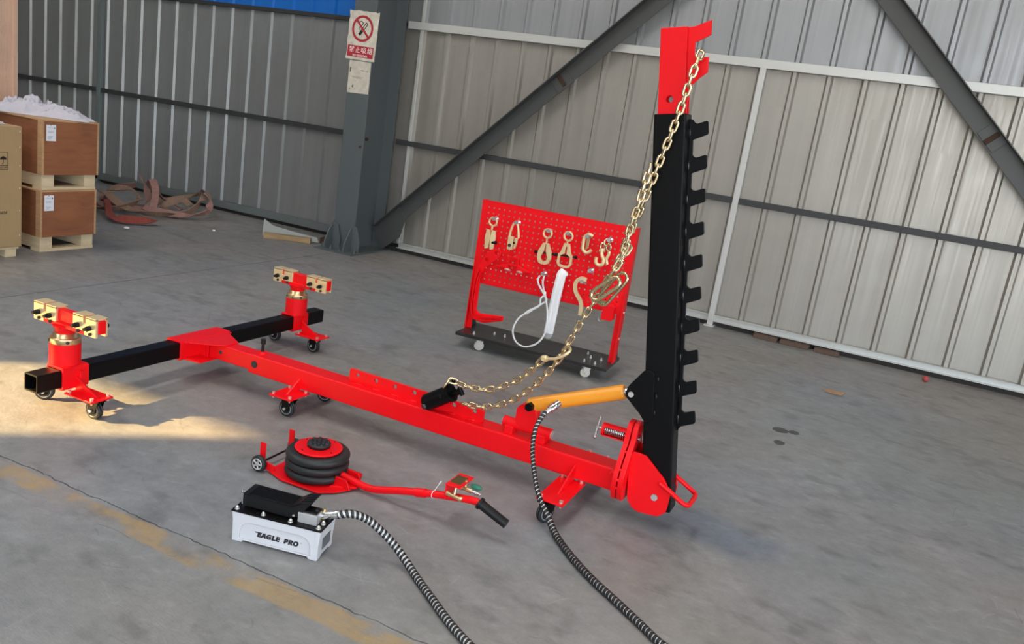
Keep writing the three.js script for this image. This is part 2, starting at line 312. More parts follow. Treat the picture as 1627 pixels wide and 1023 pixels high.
// other walls, ceiling with daylight panels (all outside the frame)
const wallGrey = std(col(0.36, 0.36, 0.34), 0.7, 0.1), roofGrey = std(col(0.34, 0.35, 0.36), 0.7, 0.1);
struct('wall_left', b6(FLOOR_X0 - 0.1, FLOOR_X0 + 0.1, 0, ROOF, FLOOR_Z0, FLOOR_Z1), wallGrey);
const RZ0 = -3.4, RZ1 = 2.2, RH = 3.8;                                  // wide side gateway, standing open
struct('wall_right', M(b6(FLOOR_X1 - 0.1, FLOOR_X1 + 0.1, 0, ROOF, FLOOR_Z0, RZ0), b6(FLOOR_X1 - 0.1, FLOOR_X1 + 0.1, RH, ROOF, RZ0, RZ1), b6(FLOOR_X1 - 0.1, FLOOR_X1 + 0.1, 0, ROOF, RZ1, FLOOR_Z1)), wallGrey);
const FZ = 4.5, DX0 = -1.2, DX1 = 6.4, DH = 3.8, WX0 = -11.57, WX1 = -10.13, WY0 = 3.5, WY1 = 4.72;
struct('wall_front', M(b6(FLOOR_X0, WX0, 0, ROOF, FZ, FZ + 0.12), b6(WX0, WX1, 0, WY0, FZ, FZ + 0.12), b6(WX0, WX1, WY1, ROOF, FZ, FZ + 0.12), b6(WX1, DX0, 0, ROOF, FZ, FZ + 0.12), b6(DX0, DX1, DH, ROOF, FZ, FZ + 0.12), b6(DX1, FLOOR_X1, 0, ROOF, FZ, FZ + 0.12)), wallGrey);
struct('window_1', M(b6(WX0 - 0.04, WX0, WY0 - 0.04, WY1 + 0.04, FZ - 0.02, FZ + 0.14), b6(WX1, WX1 + 0.04, WY0 - 0.04, WY1 + 0.04, FZ - 0.02, FZ + 0.14), b6(WX0, WX1, WY0 - 0.04, WY0, FZ - 0.02, FZ + 0.14), b6(WX0, WX1, WY1, WY1 + 0.04, FZ - 0.02, FZ + 0.14)), MAT.galv);
{
  const rects = SKYLIGHTS.map(([x, z]) => [[x - SKW / 2, -(z + SKL / 2)], [x + SKW / 2, -(z + SKL / 2)], [x + SKW / 2, -(z - SKL / 2)], [x - SKW / 2, -(z - SKL / 2)]]);
  const g = new THREE.ExtrudeGeometry(shapeOf([[FLOOR_X0, -FLOOR_Z1], [FLOOR_X1, -FLOOR_Z1], [FLOOR_X1, -FLOOR_Z0], [FLOOR_X0, -FLOOR_Z0]], rects), { depth: 0.12, bevelEnabled: false }); g.rotateX(-Math.PI / 2);
  struct('ceiling', T(g, 0, ROOF, 0), roofGrey);
  const pane = new THREE.MeshStandardMaterial({ color: 0xffffff, roughness: 0.8, emissive: skyGlow, emissiveIntensity: 5 });
  SKYLIGHTS.forEach(([x, z], i) => {
    struct('window_' + (i + 2), b6(x - SKW / 2, x + SKW / 2, ROOF + 0.04, ROOF + 0.06, z - SKL / 2, z + SKL / 2), pane);
    const l = new THREE.RectAreaLight(skyGlow, 7, SKW, SKL); l.position.set(x, ROOF - 0.01, z); l.rotation.x = -Math.PI / 2; scene.add(l);
  });
}

// ---------------------------------------------------------------- steel column, braces, posts, notices
{
  const c = thing('steel_column', 'dark grey H-section steel column carrying the no-smoking sign', 'column', [-4.75, 0, -6.93]);
  const f0 = -6.68, f1 = -7.19;
  wpart(c, 'flange', b6(-4.875, -4.625, 0, 5.9, f0 - 0.014, f0, 0.001), MAT.columnGrey);
  wpart(c, 'flange', b6(-4.875, -4.625, 0, 5.9, f1, f1 + 0.014, 0.001), MAT.columnGrey);
  wpart(c, 'web', b6(-4.756, -4.744, 0, 5.9, f1 + 0.014, f0 - 0.014, 0.001), MAT.columnGrey);
  const wing = [[0, 0], [0.17, 0], [0.175, 0.10], [0.135, 0.235], [0.075, 0.27], [0.035, 0.19]];
  wpart(c, 'gusset', T(extZ(wing, 0, 0.012), -4.945, 0.012, -6.668).rotateY(0), MAT.columnGrey);
  wpart(c, 'gusset', T(extZ(wing, 0, 0.012), -4.715, 0.012, -6.662), MAT.columnGrey);
  for (const x of [-4.87, -4.64]) wpart(c, 'gusset', extX([[-6.67, 0.012], [-6.53, 0.012], [-6.545, 0.10], [-6.63, 0.24], [-6.67, 0.25]], x - 0.006, x + 0.006), MAT.columnGrey);
  wpart(c, 'base_plate', b6(-4.96, -4.52, 0, 0.014, -7.19, -6.50, 0.002), MAT.columnGrey);
  for (const [x, z] of [[-4.80, -6.555], [-4.70, -6.555], [-4.93, -6.6], [-4.55, -6.6]]) wpart(c, 'anchor_bolt', M(hex(V(x, 0.014, z), V(x, 0.034, z), 0.016), cy(x, 0.03, z, x, 0.055, z, 0.009)), MAT.columnGrey);
  wpart(c, 'bolt', M(hex(V(-4.66, 1.02, f0), V(-4.66, 1.02, f0 + 0.012), 0.012), hex(V(-4.64, 1.10, f0 - 0.05), V(-4.62, 1.10, f0 - 0.05), 0.018)), MAT.rust);
}
function brace(a, b, label, splice, n) {                                // an angle iron: one leg flat to the wall, the other standing out along its upper edge
  const d = V(b[0] - a[0], b[1] - a[1], 0), L = d.length(), ang = Math.atan2(d.y, d.x), up = ang > Math.PI / 2 ? -1 : 1, W = 0.135;
  const o = thing('diagonal_brace', label, 'brace', [a[0], a[1], -7.12]); o.rotation.z = ang;
  part(o, 'web', b6(0, L, -W / 2, W / 2, -0.004, 0.004, 0.001), MAT.brace);
  part(o, 'flange', b6(0, L, up * W / 2 - 0.004, up * W / 2 + 0.004, 0.004, 0.085, 0.001), MAT.brace);
  for (const s of splice) {
    part(o, 'splice', M(b6(s - 0.09, s + 0.09, -W / 2 - 0.008, W / 2 - 0.012, 0.004, 0.014, 0.001)), MAT.brace);
    part(o, 'weld_scar', M(b6(s - 0.02, s + 0.018, -W / 2 + 0.012, W / 2 - 0.01, 0.013, 0.024, 0.008)), MAT.rust);
  }
  if (n) part(o, 'gusset', T(ext([[-0.10, -0.16], [0.16, -0.18], [0.34, -0.07], [0.34, 0.07], [-0.05, 0.07]], 0.01).rotateZ(0), 0, 0, 0.006), MAT.brace);
}
MAT.brace = std(col(0.072, 0.076, 0.073), 0.5, 0.15);
brace([-4.62, 0.19], [-1.28, 3.455], 'dark diagonal steel brace rising right from the foot of the column', [2.42], true);
brace([2.43, 0.03], [-1.05, 3.43], 'dark diagonal steel brace slanting down to the right at upper right edge', [2.63], false);
function post(x, w, m, label) { const o = solo('wall_post', boxUV(M(b6(x - w / 2, x + w / 2, 0, 2.19, WZ + 0.026, WZ + 0.07, 0.003), b6(x - w / 2 - 0.02, x + w / 2 + 0.02, 0, 0.012, WZ + 0.02, WZ + 0.1, 0.001))), m, label, 'post'); return o; }
post(-1.188, 0.05, MAT.galv, 'slim pale galvanised wall post behind the black toothed mast');
post(-8.82, 0.07, std(col(0.20, 0.24, 0.24), 0.45, 0.3), 'grey-green tubular wall post just right of the stacked crates');

{ // no smoking sign: white paper, red ring, cigarette, red band with lettering
  const W = 384, H = 512, c = document.createElement('canvas'); c.width = W; c.height = H; const g = c.getContext('2d');
  g.fillStyle = '#d9d2c2'; g.fillRect(0, 0, W, H);
  const im = g.getImageData(0, 0, W, H); for (let j = 0; j < H; j++) for (let i = 0; i < W; i++) { const v = 0.86 + 0.24 * fbm(i / 40, j / 40, 4), k = (j * W + i) * 4; im.data[k] *= v; im.data[k + 1] *= v; im.data[k + 2] *= v; } g.putImageData(im, 0, 0);
  g.save(); g.translate(188, 186);
  g.strokeStyle = '#1a1414'; g.lineWidth = 9; g.beginPath(); g.moveTo(-58, -48); g.quadraticCurveTo(-30, -92, 2, -60); g.quadraticCurveTo(-10, -20, -30, -18); g.quadraticCurveTo(-60, -10, -40, 18); g.stroke();
  g.save(); g.translate(10, 0); g.rotate(-0.95); g.strokeRect(-30, -12, 100, 26); g.fillStyle = '#141010'; g.fillRect(-82, -16, 52, 34); g.restore();
  g.strokeStyle = '#b02a36'; g.lineWidth = 27; g.beginPath(); g.arc(0, 0, 124, 0, 7); g.stroke();
  g.lineWidth = 25; g.beginPath(); g.moveTo(-84, -84); g.lineTo(84, 84); g.stroke(); g.restore();
  g.fillStyle = '#b02a36'; g.fillRect(22, 366, 336, 118);
  g.strokeStyle = '#f3e6df'; g.lineWidth = 6; g.lineCap = 'butt';
  const st = (x, y, s, L) => { for (const p of L) { g.beginPath(); p.forEach(([a, b], i) => i ? g.lineTo(x + a * s, y + b * s) : g.moveTo(x + a * s, y + b * s)); g.stroke(); } };
  const S = 64, Y = 374;                                                  // the four characters, stroke by stroke on a unit square
  st(44, Y, S, [[[0.02, 0.18], [0.46, 0.18]], [[0.24, 0.02], [0.24, 0.46]], [[0.22, 0.2], [0.02, 0.42]], [[0.26, 0.2], [0.44, 0.38]], [[0.54, 0.18], [0.98, 0.18]], [[0.76, 0.02], [0.76, 0.46]], [[0.74, 0.2], [0.54, 0.42]], [[0.78, 0.2], [0.98, 0.40]], [[0.22, 0.54], [0.78, 0.54]], [[0.04, 0.68], [0.96, 0.68]], [[0.5, 0.68], [0.5, 0.98], [0.4, 0.92]], [[0.3, 0.76], [0.14, 0.94]], [[0.7, 0.76], [0.86, 0.94]]]);
  st(122, Y, S, [[[0.52, 0.04], [0.52, 0.94]], [[0.52, 0.44], [0.86, 0.44]], [[0.24, 0.4], [0.24, 0.94]], [[0.04, 0.94], [0.97, 0.94]]]);
  st(200, Y, S, [[[0.05, 0.2], [0.32, 0.2], [0.32, 0.7], [0.05, 0.7], [0.05, 0.2]], [[0.42, 0.12], [0.84, 0.12], [0.74, 0.4], [0.96, 0.4], [0.84, 0.64], [0.44, 0.97]], [[0.56, 0.12], [0.54, 0.5], [0.38, 0.94]], [[0.56, 0.4], [0.74, 0.74], [0.98, 0.96]]]);
  st(278, Y, S, [[[0.08, 0.3], [0.12, 0.5]], [[0.40, 0.22], [0.32, 0.44]], [[0.24, 0.05], [0.24, 0.5], [0.04, 0.94]], [[0.24, 0.56], [0.42, 0.84]], [[0.5, 0.12], [0.96, 0.12], [0.96, 0.94], [0.5, 0.94], [0.5, 0.12]], [[0.58, 0.38], [0.9, 0.38]], [[0.74, 0.2], [0.72, 0.5], [0.58, 0.8]], [[0.74, 0.5], [0.88, 0.78]]]);
  g.fillStyle = '#f3e6df'; g.font = 'bold 30px sans-serif'; g.textAlign = 'center'; g.fillText('NO SMOKING', 190, 477, 300);
  const out = []; for (let i = 0; i <= 14; i++) out.push([-0.165 + 0.33 * i / 14, -0.22 + 0.004 * (rnd() - 0.5)]); for (let i = 1; i <= 14; i++) out.push([0.165 + 0.004 * (rnd() - 0.5), -0.22 + 0.44 * i / 14]); for (let i = 1; i <= 14; i++) out.push([0.165 - 0.33 * i / 14, 0.22 - 0.010 * rnd()]); for (let i = 1; i < 14; i++) out.push([-0.165 + 0.012 * rnd(), 0.22 - 0.44 * i / 14]);
  const geo = clean(new THREE.ExtrudeGeometry(shapeOf(out), { depth: 0.002, bevelEnabled: false })), p = geo.attributes.position, u = geo.attributes.uv; for (let i = 0; i < p.count; i++) u.setXY(i, p.getX(i) / 0.33 + 0.5, p.getY(i) / 0.44 + 0.5);
  const o = solo('no_smoking_sign', T(geo, -4.765, 2.028, -6.679), std(0xffffff, 0.7, 0, { map: tex(c, true, 1, 1, false) }), 'white and red no-smoking notice stuck high on the grey column', 'sign');
  o.rotation.z = -0.02;
  const W2 = 192, H2 = 240, c2 = paint(W2, H2, (i, j) => { const v = 0.80 + 0.16 * fbm(i / 30, j / 30, 4); return [222 * v + 12, 214 * v + 12, 196 * v + 12]; }), g2 = c2.getContext('2d');
  g2.strokeStyle = 'rgba(70,66,64,0.55)'; g2.lineWidth = 3; for (const [x, y, l] of [[110, 66, 62], [120, 74, 50], [30, 118, 110], [40, 126, 80]]) { g2.beginPath(); g2.moveTo(x, y); g2.lineTo(x + l, y + 2); g2.stroke(); }
  g2.fillStyle = 'rgba(60,56,54,0.8)'; for (const [x, y, w, h] of [[10, 54, 9, 34], [44, 178, 9, 20], [38, 186, 5, 8], [22, 206, 6, 6]]) g2.fillRect(x, y, w, h);
  const g3 = clean(extZ([[-0.12, -0.148], [0.121, -0.143], [0.12, 0.143], [-0.121, 0.147]], 0, 0.0015, [], 0)), p3 = g3.attributes.position, u3 = g3.attributes.uv; for (let i = 0; i < p3.count; i++) u3.setXY(i, p3.getX(i) / 0.245 + 0.5, p3.getY(i) / 0.3 + 0.5);
  solo('paper_notice', T(g3, -4.752, 1.653, -6.679), std(0xffffff, 0.8, 0, { map: tex(c2, true, 1, 1, false) }), 'faded blank-looking paper sheet pasted below the no-smoking sign', 'notice');
}

// ---------------------------------------------------------------- shared small parts
function castor(p, x, z, yaw, top, Rw, wheelMat, hubMat, forkMat, two = false) {   // world coordinates; plate top at height "top"
  const o = new THREE.Group(); o.name = 'castor'; p.add(o);
  let X = 0, Y = 0, Z = 0; for (let q = p; q; q = q.parent) { X += q.position.x; Y += q.position.y; Z += q.position.z; }
  o.position.set(x - X, -Y, z - Z); o.rotation.y = yaw;
  const w = Rw * 0.62, side = [[-0.55 * Rw, top - 0.012], [0.9 * Rw, top - 0.012], [0.42 * Rw, Rw * 0.75], [0.25 * Rw, Rw * 0.62], [-0.25 * Rw, Rw * 0.62], [-0.42 * Rw, Rw * 0.85]];
  part(o, 'fork', M(extZ(side, w * 0.62, w * 0.62 + 0.003, [], 0.0005), extZ(side, -w * 0.62 - 0.003, -w * 0.62, [], 0.0005), bx(1.9 * Rw, 0.004, w * 1.6, 0.1 * Rw, top - 0.008, 0, 0.001), cy(0.15 * Rw, top - 0.016, 0, 0.15 * Rw, top - 0.004, 0, 0.42 * Rw)), forkMat);
  const wg = []; for (const s of two ? [-0.26, 0.26] : [0]) wg.push(T(lathe([[0, -w * (two ? 0.2 : 0.44)], [Rw * 0.82, -w * (two ? 0.2 : 0.44)], [Rw * 0.97, -w * 0.15], [Rw, 0], [Rw * 0.97, w * 0.15], [Rw * 0.82, w * (two ? 0.2 : 0.44)], [0, w * (two ? 0.2 : 0.44)]], 28).rotateX(Math.PI / 2), 0, Rw, s * w));
  part(o, 'wheel', wg, wheelMat);
  part(o, 'hub_ring', T(new THREE.TorusGeometry(Rw * 0.70, Rw * 0.05, 6, 24), 0, Rw, w * 0.46), hubMat);
  part(o, 'axle_bolt', M(hex(V(0, Rw, w * 0.66), V(0, Rw, w * 0.66 + 0.010), Rw * 0.17), hex(V(0, Rw, -w * 0.66), V(0, Rw, -w * 0.66 - 0.010), Rw * 0.17), cy(0, Rw, -w * 0.7, 0, Rw, w * 0.7, Rw * 0.08)), MAT.bolt, 'bright axle bolt');
  return o;
}
const boltHead = (x, y, z, r = 0.008, h = 0.007) => hex(V(x, y - h * 2.2, z), V(x, y + h, z), r);

// ---------------------------------------------------------------- the pulling frame
const BZ = -3.09;
MAT.blackGloss = phy(col(0.012, 0.012, 0.013), 0.15);
const rig = thing('frame_puller', 'red and black wheeled pulling frame with a tall toothed mast', 'machine', [-1.9, 0, BZ]);
{
  // cross bar (open square tube along z)
  const [o, i] = ringTube(0.08, 0.078, 0.007);
  wpart(rig, 'cross_bar', T(ext(o, 1.883, [i], 0.0015), -3.01, 0.160, -4.05), MAT.black, 'black square cross tube');
  for (const [z, px] of [[-2.338, -3.03], [-3.826, -3.005]]) {          // two clamp towers
    const [a, b] = ringTube(0.102, 0.100, 0.0095, 0.012);
    const t = wpart(rig, 'clamp_tower', M(T(ext(a, 0.125, [b]), -3.01, 0.160, z - 0.0625), cy(px, 0.206, z, px, 0.302, z, 0.0622, 0.0622, 32), extX([[z - 0.02, 0.12], [z - 0.02, 0.19], [z - 0.01, 0.19], [z - 0.005, 0.12]], -2.96, -2.945)), MAT.red);
    wpart(t, 'collar', M(T(lathe([[0.05, 0.300], [0.0615, 0.300], [0.0615, 0.324], [0.058, 0.328], [0.047, 0.328], [0.047, 0.345], [0.03, 0.347], [0, 0.347]], 32), px, 0, z), ...[0.4, 1.5, 2.9, 4.1, 5.3].map((q) => cy(px + 0.058 * Math.sin(q), 0.313, z + 0.058 * Math.cos(q), px + 0.0625 * Math.sin(q), 0.313, z + 0.0625 * Math.cos(q), 0.0055))), MAT.brass, 'brass collar');
    for (const q of [-0.5, 1.05]) wpart(t, 'collar_hole', cy(px + 0.055 * Math.sin(q), 0.314, z + 0.055 * Math.cos(q), px + 0.063 * Math.sin(q), 0.314, z + 0.063 * Math.cos(q), 0.007), MAT.dark);
    // head: I-shaped bar along x
    wpart(t, 'head_bar', M(b6(px - 0.15, px + 0.222, 0.388, 0.445, z - 0.017, z + 0.017, 0.003), b6(px - 0.1, px + 0.15, 0.372, 0.392, z - 0.03, z + 0.03, 0.003), cy(px, 0.345, z, px, 0.378, z, 0.038, 0.05, 28)), MAT.red, 'red clamp head bar');
    for (const cx of [px - 0.092, px + 0.148]) {                        // folded jaw plates in pairs, front and back
      const w = 0.068, jaw = [[-w, -0.04], [w, -0.04], [w, 0.038], [0.007, 0.038], [0.007, 0.008], [-0.007, 0.008], [-0.007, 0.038], [-w, 0.038]];
      for (const s of [1, -1]) {
        const zz = z + s * 0.0235;
        const lip = (a, b) => b6(a, b, 0.446, 0.455, z - 0.0295, z + 0.0295, 0.001);
        wpart(t, 'jaw', M(T(extZ(jaw, -0.006, 0.006), cx, 0.414, zz), ...(s > 0 ? [lip(cx - w, cx - 0.008), lip(cx + 0.008, cx + w)] : [])), MAT.yellowZinc, 'yellow zinc jaw plate with slot');
      }
      for (const bx0 of [-0.036, 0.034]) {
        const X = cx + bx0, zf = z + 0.0295;
        wpart(t, 'clamp_bolt', M(hex(V(X, 0.410, zf), V(X, 0.410, zf + 0.016), 0.0120), cy(X, 0.41, zf + 0.012, X, 0.41, zf + 0.030, 0.0075), cy(X, 0.41, z - 0.06, X, 0.41, zf, 0.007), hex(V(X, 0.410, z - 0.055), V(X, 0.410, z - 0.038), 0.0125)), MAT.blackSatin, 'black clamp bolt');
        wpart(t, 'set_screw', M(cy(X + 0.004, 0.385, zf - 0.004, X + 0.004, 0.385, zf + 0.006, 0.007)), MAT.dark);
      }
    }
  }
  // foot plates with castors: [x0, x1, z0, z1, gusset]
  const foot = (x0, x1, z0, z1, root, dir) => {                          // plate at castor-plate height; a gusset runs from root along dir
    const y = 0.094, p = wpart(rig, 'foot_plate', M(b6(x0, x1, y, y + 0.008, z0, z1, 0.002), root), MAT.red);
    const in_ = 0.015; for (const [x, z] of [[x0 + in_, z0 + in_], [x1 - in_, z0 + in_], [x0 + in_, z1 - in_], [x1 - in_, z1 - in_]]) wpart(p, 'plate_bolt', M(boltHead(x, y + 0.012, z), cy(x, y - 0.012, z, x, y + 0.01, z, 0.004)), MAT.pink, 'small plate bolt');
  };
  const gz = (x, z0, z1, y0, y1) => extX([[z0, y0], [z1, y0], [z0, y1]], x - 0.004, x + 0.004), gx = (z, x0, x1, y0, y1) => extZ(x0 < x1 ? [[x0, y0], [x1, y0], [x0, y1]] : [[x1, y0], [x0, y0], [x0, y1]], z - 0.004, z + 0.004);
  foot(-2.965, -2.80, -2.395, -2.285, gx(-2.34, -2.96, -2.83, 0.1, 0.165));
  foot(-3.22, -3.055, -2.395, -2.285, gx(-2.34, -3.06, -3.19, 0.1, 0.165));
  foot(-2.955, -2.79, -3.885, -3.770, gx(-3.828, -2.95, -2.82, 0.1, 0.165));
  foot(-3.215, -3.05, -3.885, -3.770, gx(-3.828, -3.055, -3.19, 0.1, 0.165));
  foot(-2.395, -2.27, -3.05, -2.905, gz(-2.33, -3.045, -2.95, 0.1, 0.165));
  foot(-2.395, -2.27, -3.275, -3.13, gz(-2.33, -3.135, -3.23, 0.1, 0.165));
  foot(-0.975, -0.86, -3.05, -2.79, gz(-0.915, -3.045, -2.87, 0.1, 0.175));
  foot(-0.975, -0.86, -3.39, -3.13, gz(-0.915, -3.135, -3.31, 0.1, 0.175));
  for (const [x, z, a] of [[-2.852, -2.345, 0.05], [-3.165, -2.345, 0.6], [-2.86, -3.832, -0.1], [-3.15, -3.832, 0.0], [-2.318, -2.95, 0.0], [-2.318, -3.235, 0.2], [-0.935, -2.815, 1.15], [-0.922, -3.34, 0.4]]) castor(rig, x, z, a, 0.094, 0.041, MAT.rubber, MAT.grey, MAT.black, true);
  // centre sleeve, extension tube, main beam
  const [ca, cb] = ringTube(0.100, 0.098, 0.009, 0.010);
  wpart(rig, 'centre_sleeve', M(T(ext(ca, 0.33, [cb]), -3.01, 0.160, -3.245), extZ([[-2.962, 0.112], [-2.86, 0.118], [-2.86, 0.124], [-2.962, 0.124]], -3.24, -2.94), b6(-2.962, -2.90, 0.118, 0.2, -3.10 + 0.06, -3.10 + 0.067), b6(-2.962, -2.90, 0.118, 0.2, -3.16, -3.153), extX([[-3.235, 0.200], [-3.235, 0.207], [-2.925, 0.207], [-2.925, 0.200]], -2.965, -2.94)), MAT.red);
  wpart(rig, 'fillet_plate', M(T(ext([[-2.962, 2.93], [-2.80, 3.045], [-2.80, 3.135], [-2.962, 3.23]], 0.006).rotateX(-Math.PI / 2).scale(1, 1, 1), 0, 0.200, 0)), MAT.red);
  const [ia, ib] = ringTube(0.088, 0.080, 0.007), [ma, mb] = ringTube(0.104, 0.096, 0.008, 0.010);
  const alongX = (o2, i2, L, x, y, z) => T(ext(o2, L, [i2], 0.0015).rotateY(Math.PI / 2), x, y, z);
  const inner = wpart(rig, 'extension_tube', alongX(ia, ib, 0.75, -2.962, 0.160, BZ), MAT.red);
  wpart(inner, 'pin_hole', cy(-2.83, 0.163, BZ + 0.04, -2.83, 0.163, BZ + 0.0450, 0.0095), MAT.dark);
  const beam = wpart(rig, 'main_beam', alongX(ma, mb, 1.91, -2.645, 0.157, BZ), MAT.red, 'long red box beam');
  wpart(beam, 'lock_pin', M(cy(-2.606, 0.160, BZ + 0.05, -2.606, 0.160, BZ + 0.0560, 0.0185, 0.0175, 20), cy(-2.606, 0.160, BZ + 0.056, -2.606, 0.160, BZ + 0.058, 0.013)), MAT.dark, 'dark cross pin');
  wpart(beam, 'set_bolt', M(cy(-2.606, 0.205, BZ, -2.606, 0.262, BZ, 0.0075), hex(V(-2.606, 0.255, BZ), V(-2.606, 0.280, BZ), 0.0125)), MAT.blackSatin, 'black square-headed set bolt');
  wpart(beam, 'bolt_boss', cy(-2.606, 0.203, BZ, -2.606, 0.217, BZ, 0.021, 0.019, 20), MAT.red);
  // perforated anchor fin
  const holes = []; for (const x of [-2.040, -1.937, -1.834, -1.731, -1.628, -1.525, -1.422]) holes.push([x, 0.246, 0.0105]);
  const fin = wpart(rig, 'anchor_fin', T(ext(roundPoly([[-2.085, 0.203], [-1.375, 0.203], [-1.375, 0.262], [-2.085, 0.270]], 0.014), 0.012, holes), 0, 0, BZ - 0.006), MAT.red, 'red plate fin with a row of holes');
  for (let k = 0; k < 7; k++) wpart(fin, 'weld_bead', T(new THREE.SphereGeometry(1, 10, 6).scale(0.022, 0.005, 0.006), -2.03 + k * 0.1, 0.206, BZ + 0.008), MAT.red);
  // chain pulley housing lying against the fin
  { const p0 = V(-1.645, 0.232, BZ + 0.048), p1 = V(-1.520, 0.318, BZ + 0.048), d = p1.clone().sub(p0).normalize();
    const at = (t, up = 0, f = 0) => p0.clone().addScaledVector(d, t).add(V(-d.y * up, d.x * up, f));
    const h = wpart(rig, 'chain_anchor', M(cyl(at(0.010), at(0.150), 0.0375, 0.0375, 28), cyl(at(0), at(0.010), 0.031, 0.0375, 28), cyl(at(0.138), at(0.150), 0.042, 0.042, 28)), MAT.black, 'black cylindrical chain anchor');
    wpart(h, 'bracket', M(cyl(at(0.150, 0.03), at(0.185, 0.045), 0.012, 0.010, 4), cyl(at(0.15, -0.005), at(0.20, -0.012), 0.014, 0.014, 4), cyl(at(0.195, -0.03), at(0.195, 0.01), 0.010, 0.010, 12)), MAT.black);
    wpart(h, 'stud', cyl(at(0.1, 0, -0.045), at(0.1, 0, -0.01), 0.011, 0.011, 10), MAT.black);
    wpart(h, 'grub_screw', cyl(at(0.112, 0.004, 0.030), at(0.112, 0.004, 0.042), 0.008, 0.008, 10), MAT.blackSatin);
    wpart(h, 'hex_recess', hex(at(0.012, -0.010, 0.030), at(0.006, -0.010, 0.0385), 0.014), MAT.tread); }
  // ram seat
  const seat = wpart(rig, 'ram_seat', M(cy(-1.278, 0.246, BZ, -1.056, 0.246, BZ, 0.0235, 0.0235, 28), b6(-1.262, -1.222, 0.203, 0.240, BZ - 0.03, BZ + 0.032, 0.004), b6(-1.112, -1.072, 0.203, 0.240, BZ - 0.03, BZ + 0.032, 0.004), T(ext(roundPoly([[-1.220, 0.25], [-1.120, 0.25], [-1.125, 0.30], [-1.135, 0.345], [-1.195, 0.352], [-1.220, 0.330]], 0.03), 0.05), 0, 0, BZ - 0.025)), MAT.red, 'red swivel seat tube with ears');
  for (const [a, b] of [[-1.2815, -1.277], [-1.057, -1.0525]]) wpart(seat, 'end_pin', cy(a, 0.246, BZ, b, 0.246, BZ, 0.018), MAT.bolt);
  // hydraulic ram
  const A = V(-1.158, 0.352, BZ), B = V(-0.742, 0.531, BZ), rd = B.clone().sub(A).normalize(), on = (t, f = 0) => A.clone().addScaledVector(rd, t).add(V(0, 0, f));
  const ram = wpart(rig, 'hydraulic_ram', M(cyl(on(-0.012), on(0.405), 0.0305, 0.0305, 32), cyl(on(-0.022), on(-0.012), 0.025, 0.0305, 32), cyl(on(0.405), on(0.412), 0.0305, 0.027, 32)), MAT.orange, 'orange hydraulic ram');
  wpart(ram, 'ram_bolt', M(hex(on(0.0, 0.028), on(0, 0.052), 0.0185), cyl(on(0, -0.052), on(0, 0.03), 0.009)), MAT.black, 'black hex bolt');
  wpart(ram, 'ram_rod', cyl(on(0.40), on(0.455), 0.016, 0.016, 20), MAT.steel);
  // mast (local frame: pivot at origin, leaning left)
  const mast = new THREE.Group(); mast.name = 'mast'; mast.position.set(-0.571 + 1.9, 0.147, 0); mast.rotation.z = 8.9 * R; rig.add(mast);
  const MW = 0.06, MD = 0.046, MT = 1.468;
  part(mast, 'mast_tube', M(T(ext(ringTube(0.12, 0.092, 0.006, 0.007)[0], MT + 0.062, [ringTube(0.12, 0.092, 0.006, 0.007)[1]], 0.0015).rotateX(-Math.PI / 2), 0, -0.062, 0), cy(-0.012, MT - 0.036, MD, -0.012, MT - 0.036, MD + 0.0006, 0.013)), MAT.black, 'tall black square mast');
  const rack = []; let yy = 0.285; const pitch = 0.1222; rack.push([0, yy - 0.03]); // toothed rack plate
  for (let k = 0; k < 10; k++) { const y = yy + k * pitch; rack.push([0.014, y - 0.008], [0.020, y - 0.006], [0.066, y + 0.010], [0.070, y + 0.016], [0.067, y + 0.056], [0.062, y + 0.060], [0.026, y + 0.049], [0.014, y + 0.058]); }
  rack.push([0.014, yy + 9 * pitch + 0.062], [0, yy + 9 * pitch + 0.070]);
  part(mast, 'rack_plate', T(ext(roundPoly(rack, 0.005, 2), 0.012), MW, 0, -0.028), MAT.black, 'black toothed chain rack');
  for (let k = 0; k < 10; k++) part(mast, 'weld_bead', T(new THREE.SphereGeometry(1, 8, 6).scale(0.0035, 0.02, 0.0035), MW + 0.002, yy + k * pitch + 0.02, -0.014), MAT.blackGloss);
  // ram bracket plates on the mast, given in world coordinates and turned into the mast frame
  const toM = (x, y) => { const dx = x + 0.571, dy = y - 0.147, a = -8.9 * R; return [dx * Math.cos(a) - dy * Math.sin(a), dx * Math.sin(a) + dy * Math.cos(a)]; };
  const br = roundPoly([[-0.705, 0.640], [-0.668, 0.640], [-0.638, 0.452], [-0.672, 0.433], [-0.692, 0.458], [-0.766, 0.518], [-0.760, 0.556]].map(([x, y]) => toM(x, y)).reverse(), 0.012);
  for (const s of [1, -1]) { const b = part(mast, 'ram_bracket', T(ext(br, 0.010), 0, 0, s > 0 ? MD : -MD - 0.010), MAT.black, 'black ram bracket plate');
    const q = toM(-0.742, 0.528); if (s > 0) part(mast, 'ram_pin', M(cy(q[0], q[1], -MD - 0.012, q[0], q[1], MD + 0.0125, 0.0115, 0.0115, 20)), MAT.bolt, 'bright pin end');
    if (s > 0) for (const [wx, wy] of [[-0.655, 0.625], [-0.650, 0.555], [-0.644, 0.49]]) { const r = toM(wx + 0.006, wy - 0.01); part(mast, 'weld_bead', T(new THREE.SphereGeometry(1, 8, 6).scale(0.005, 0.012, 0.006), r[0], r[1], MD + 0.006), MAT.blackSatin); } }
  // red top: channel with two forward hooks
  const hk = [[0.046, 1.42], [0.052, 1.42], [0.053, 1.50], [0.064, 1.565], [0.094, 1.592], [0.124, 1.612], [0.125, 1.664], [0.092, 1.664], [0.074, 1.672], [0.074, 1.716], [0.130, 1.740], [0.130, 1.790], [0.072, 1.772], [0.046, 1.770]];
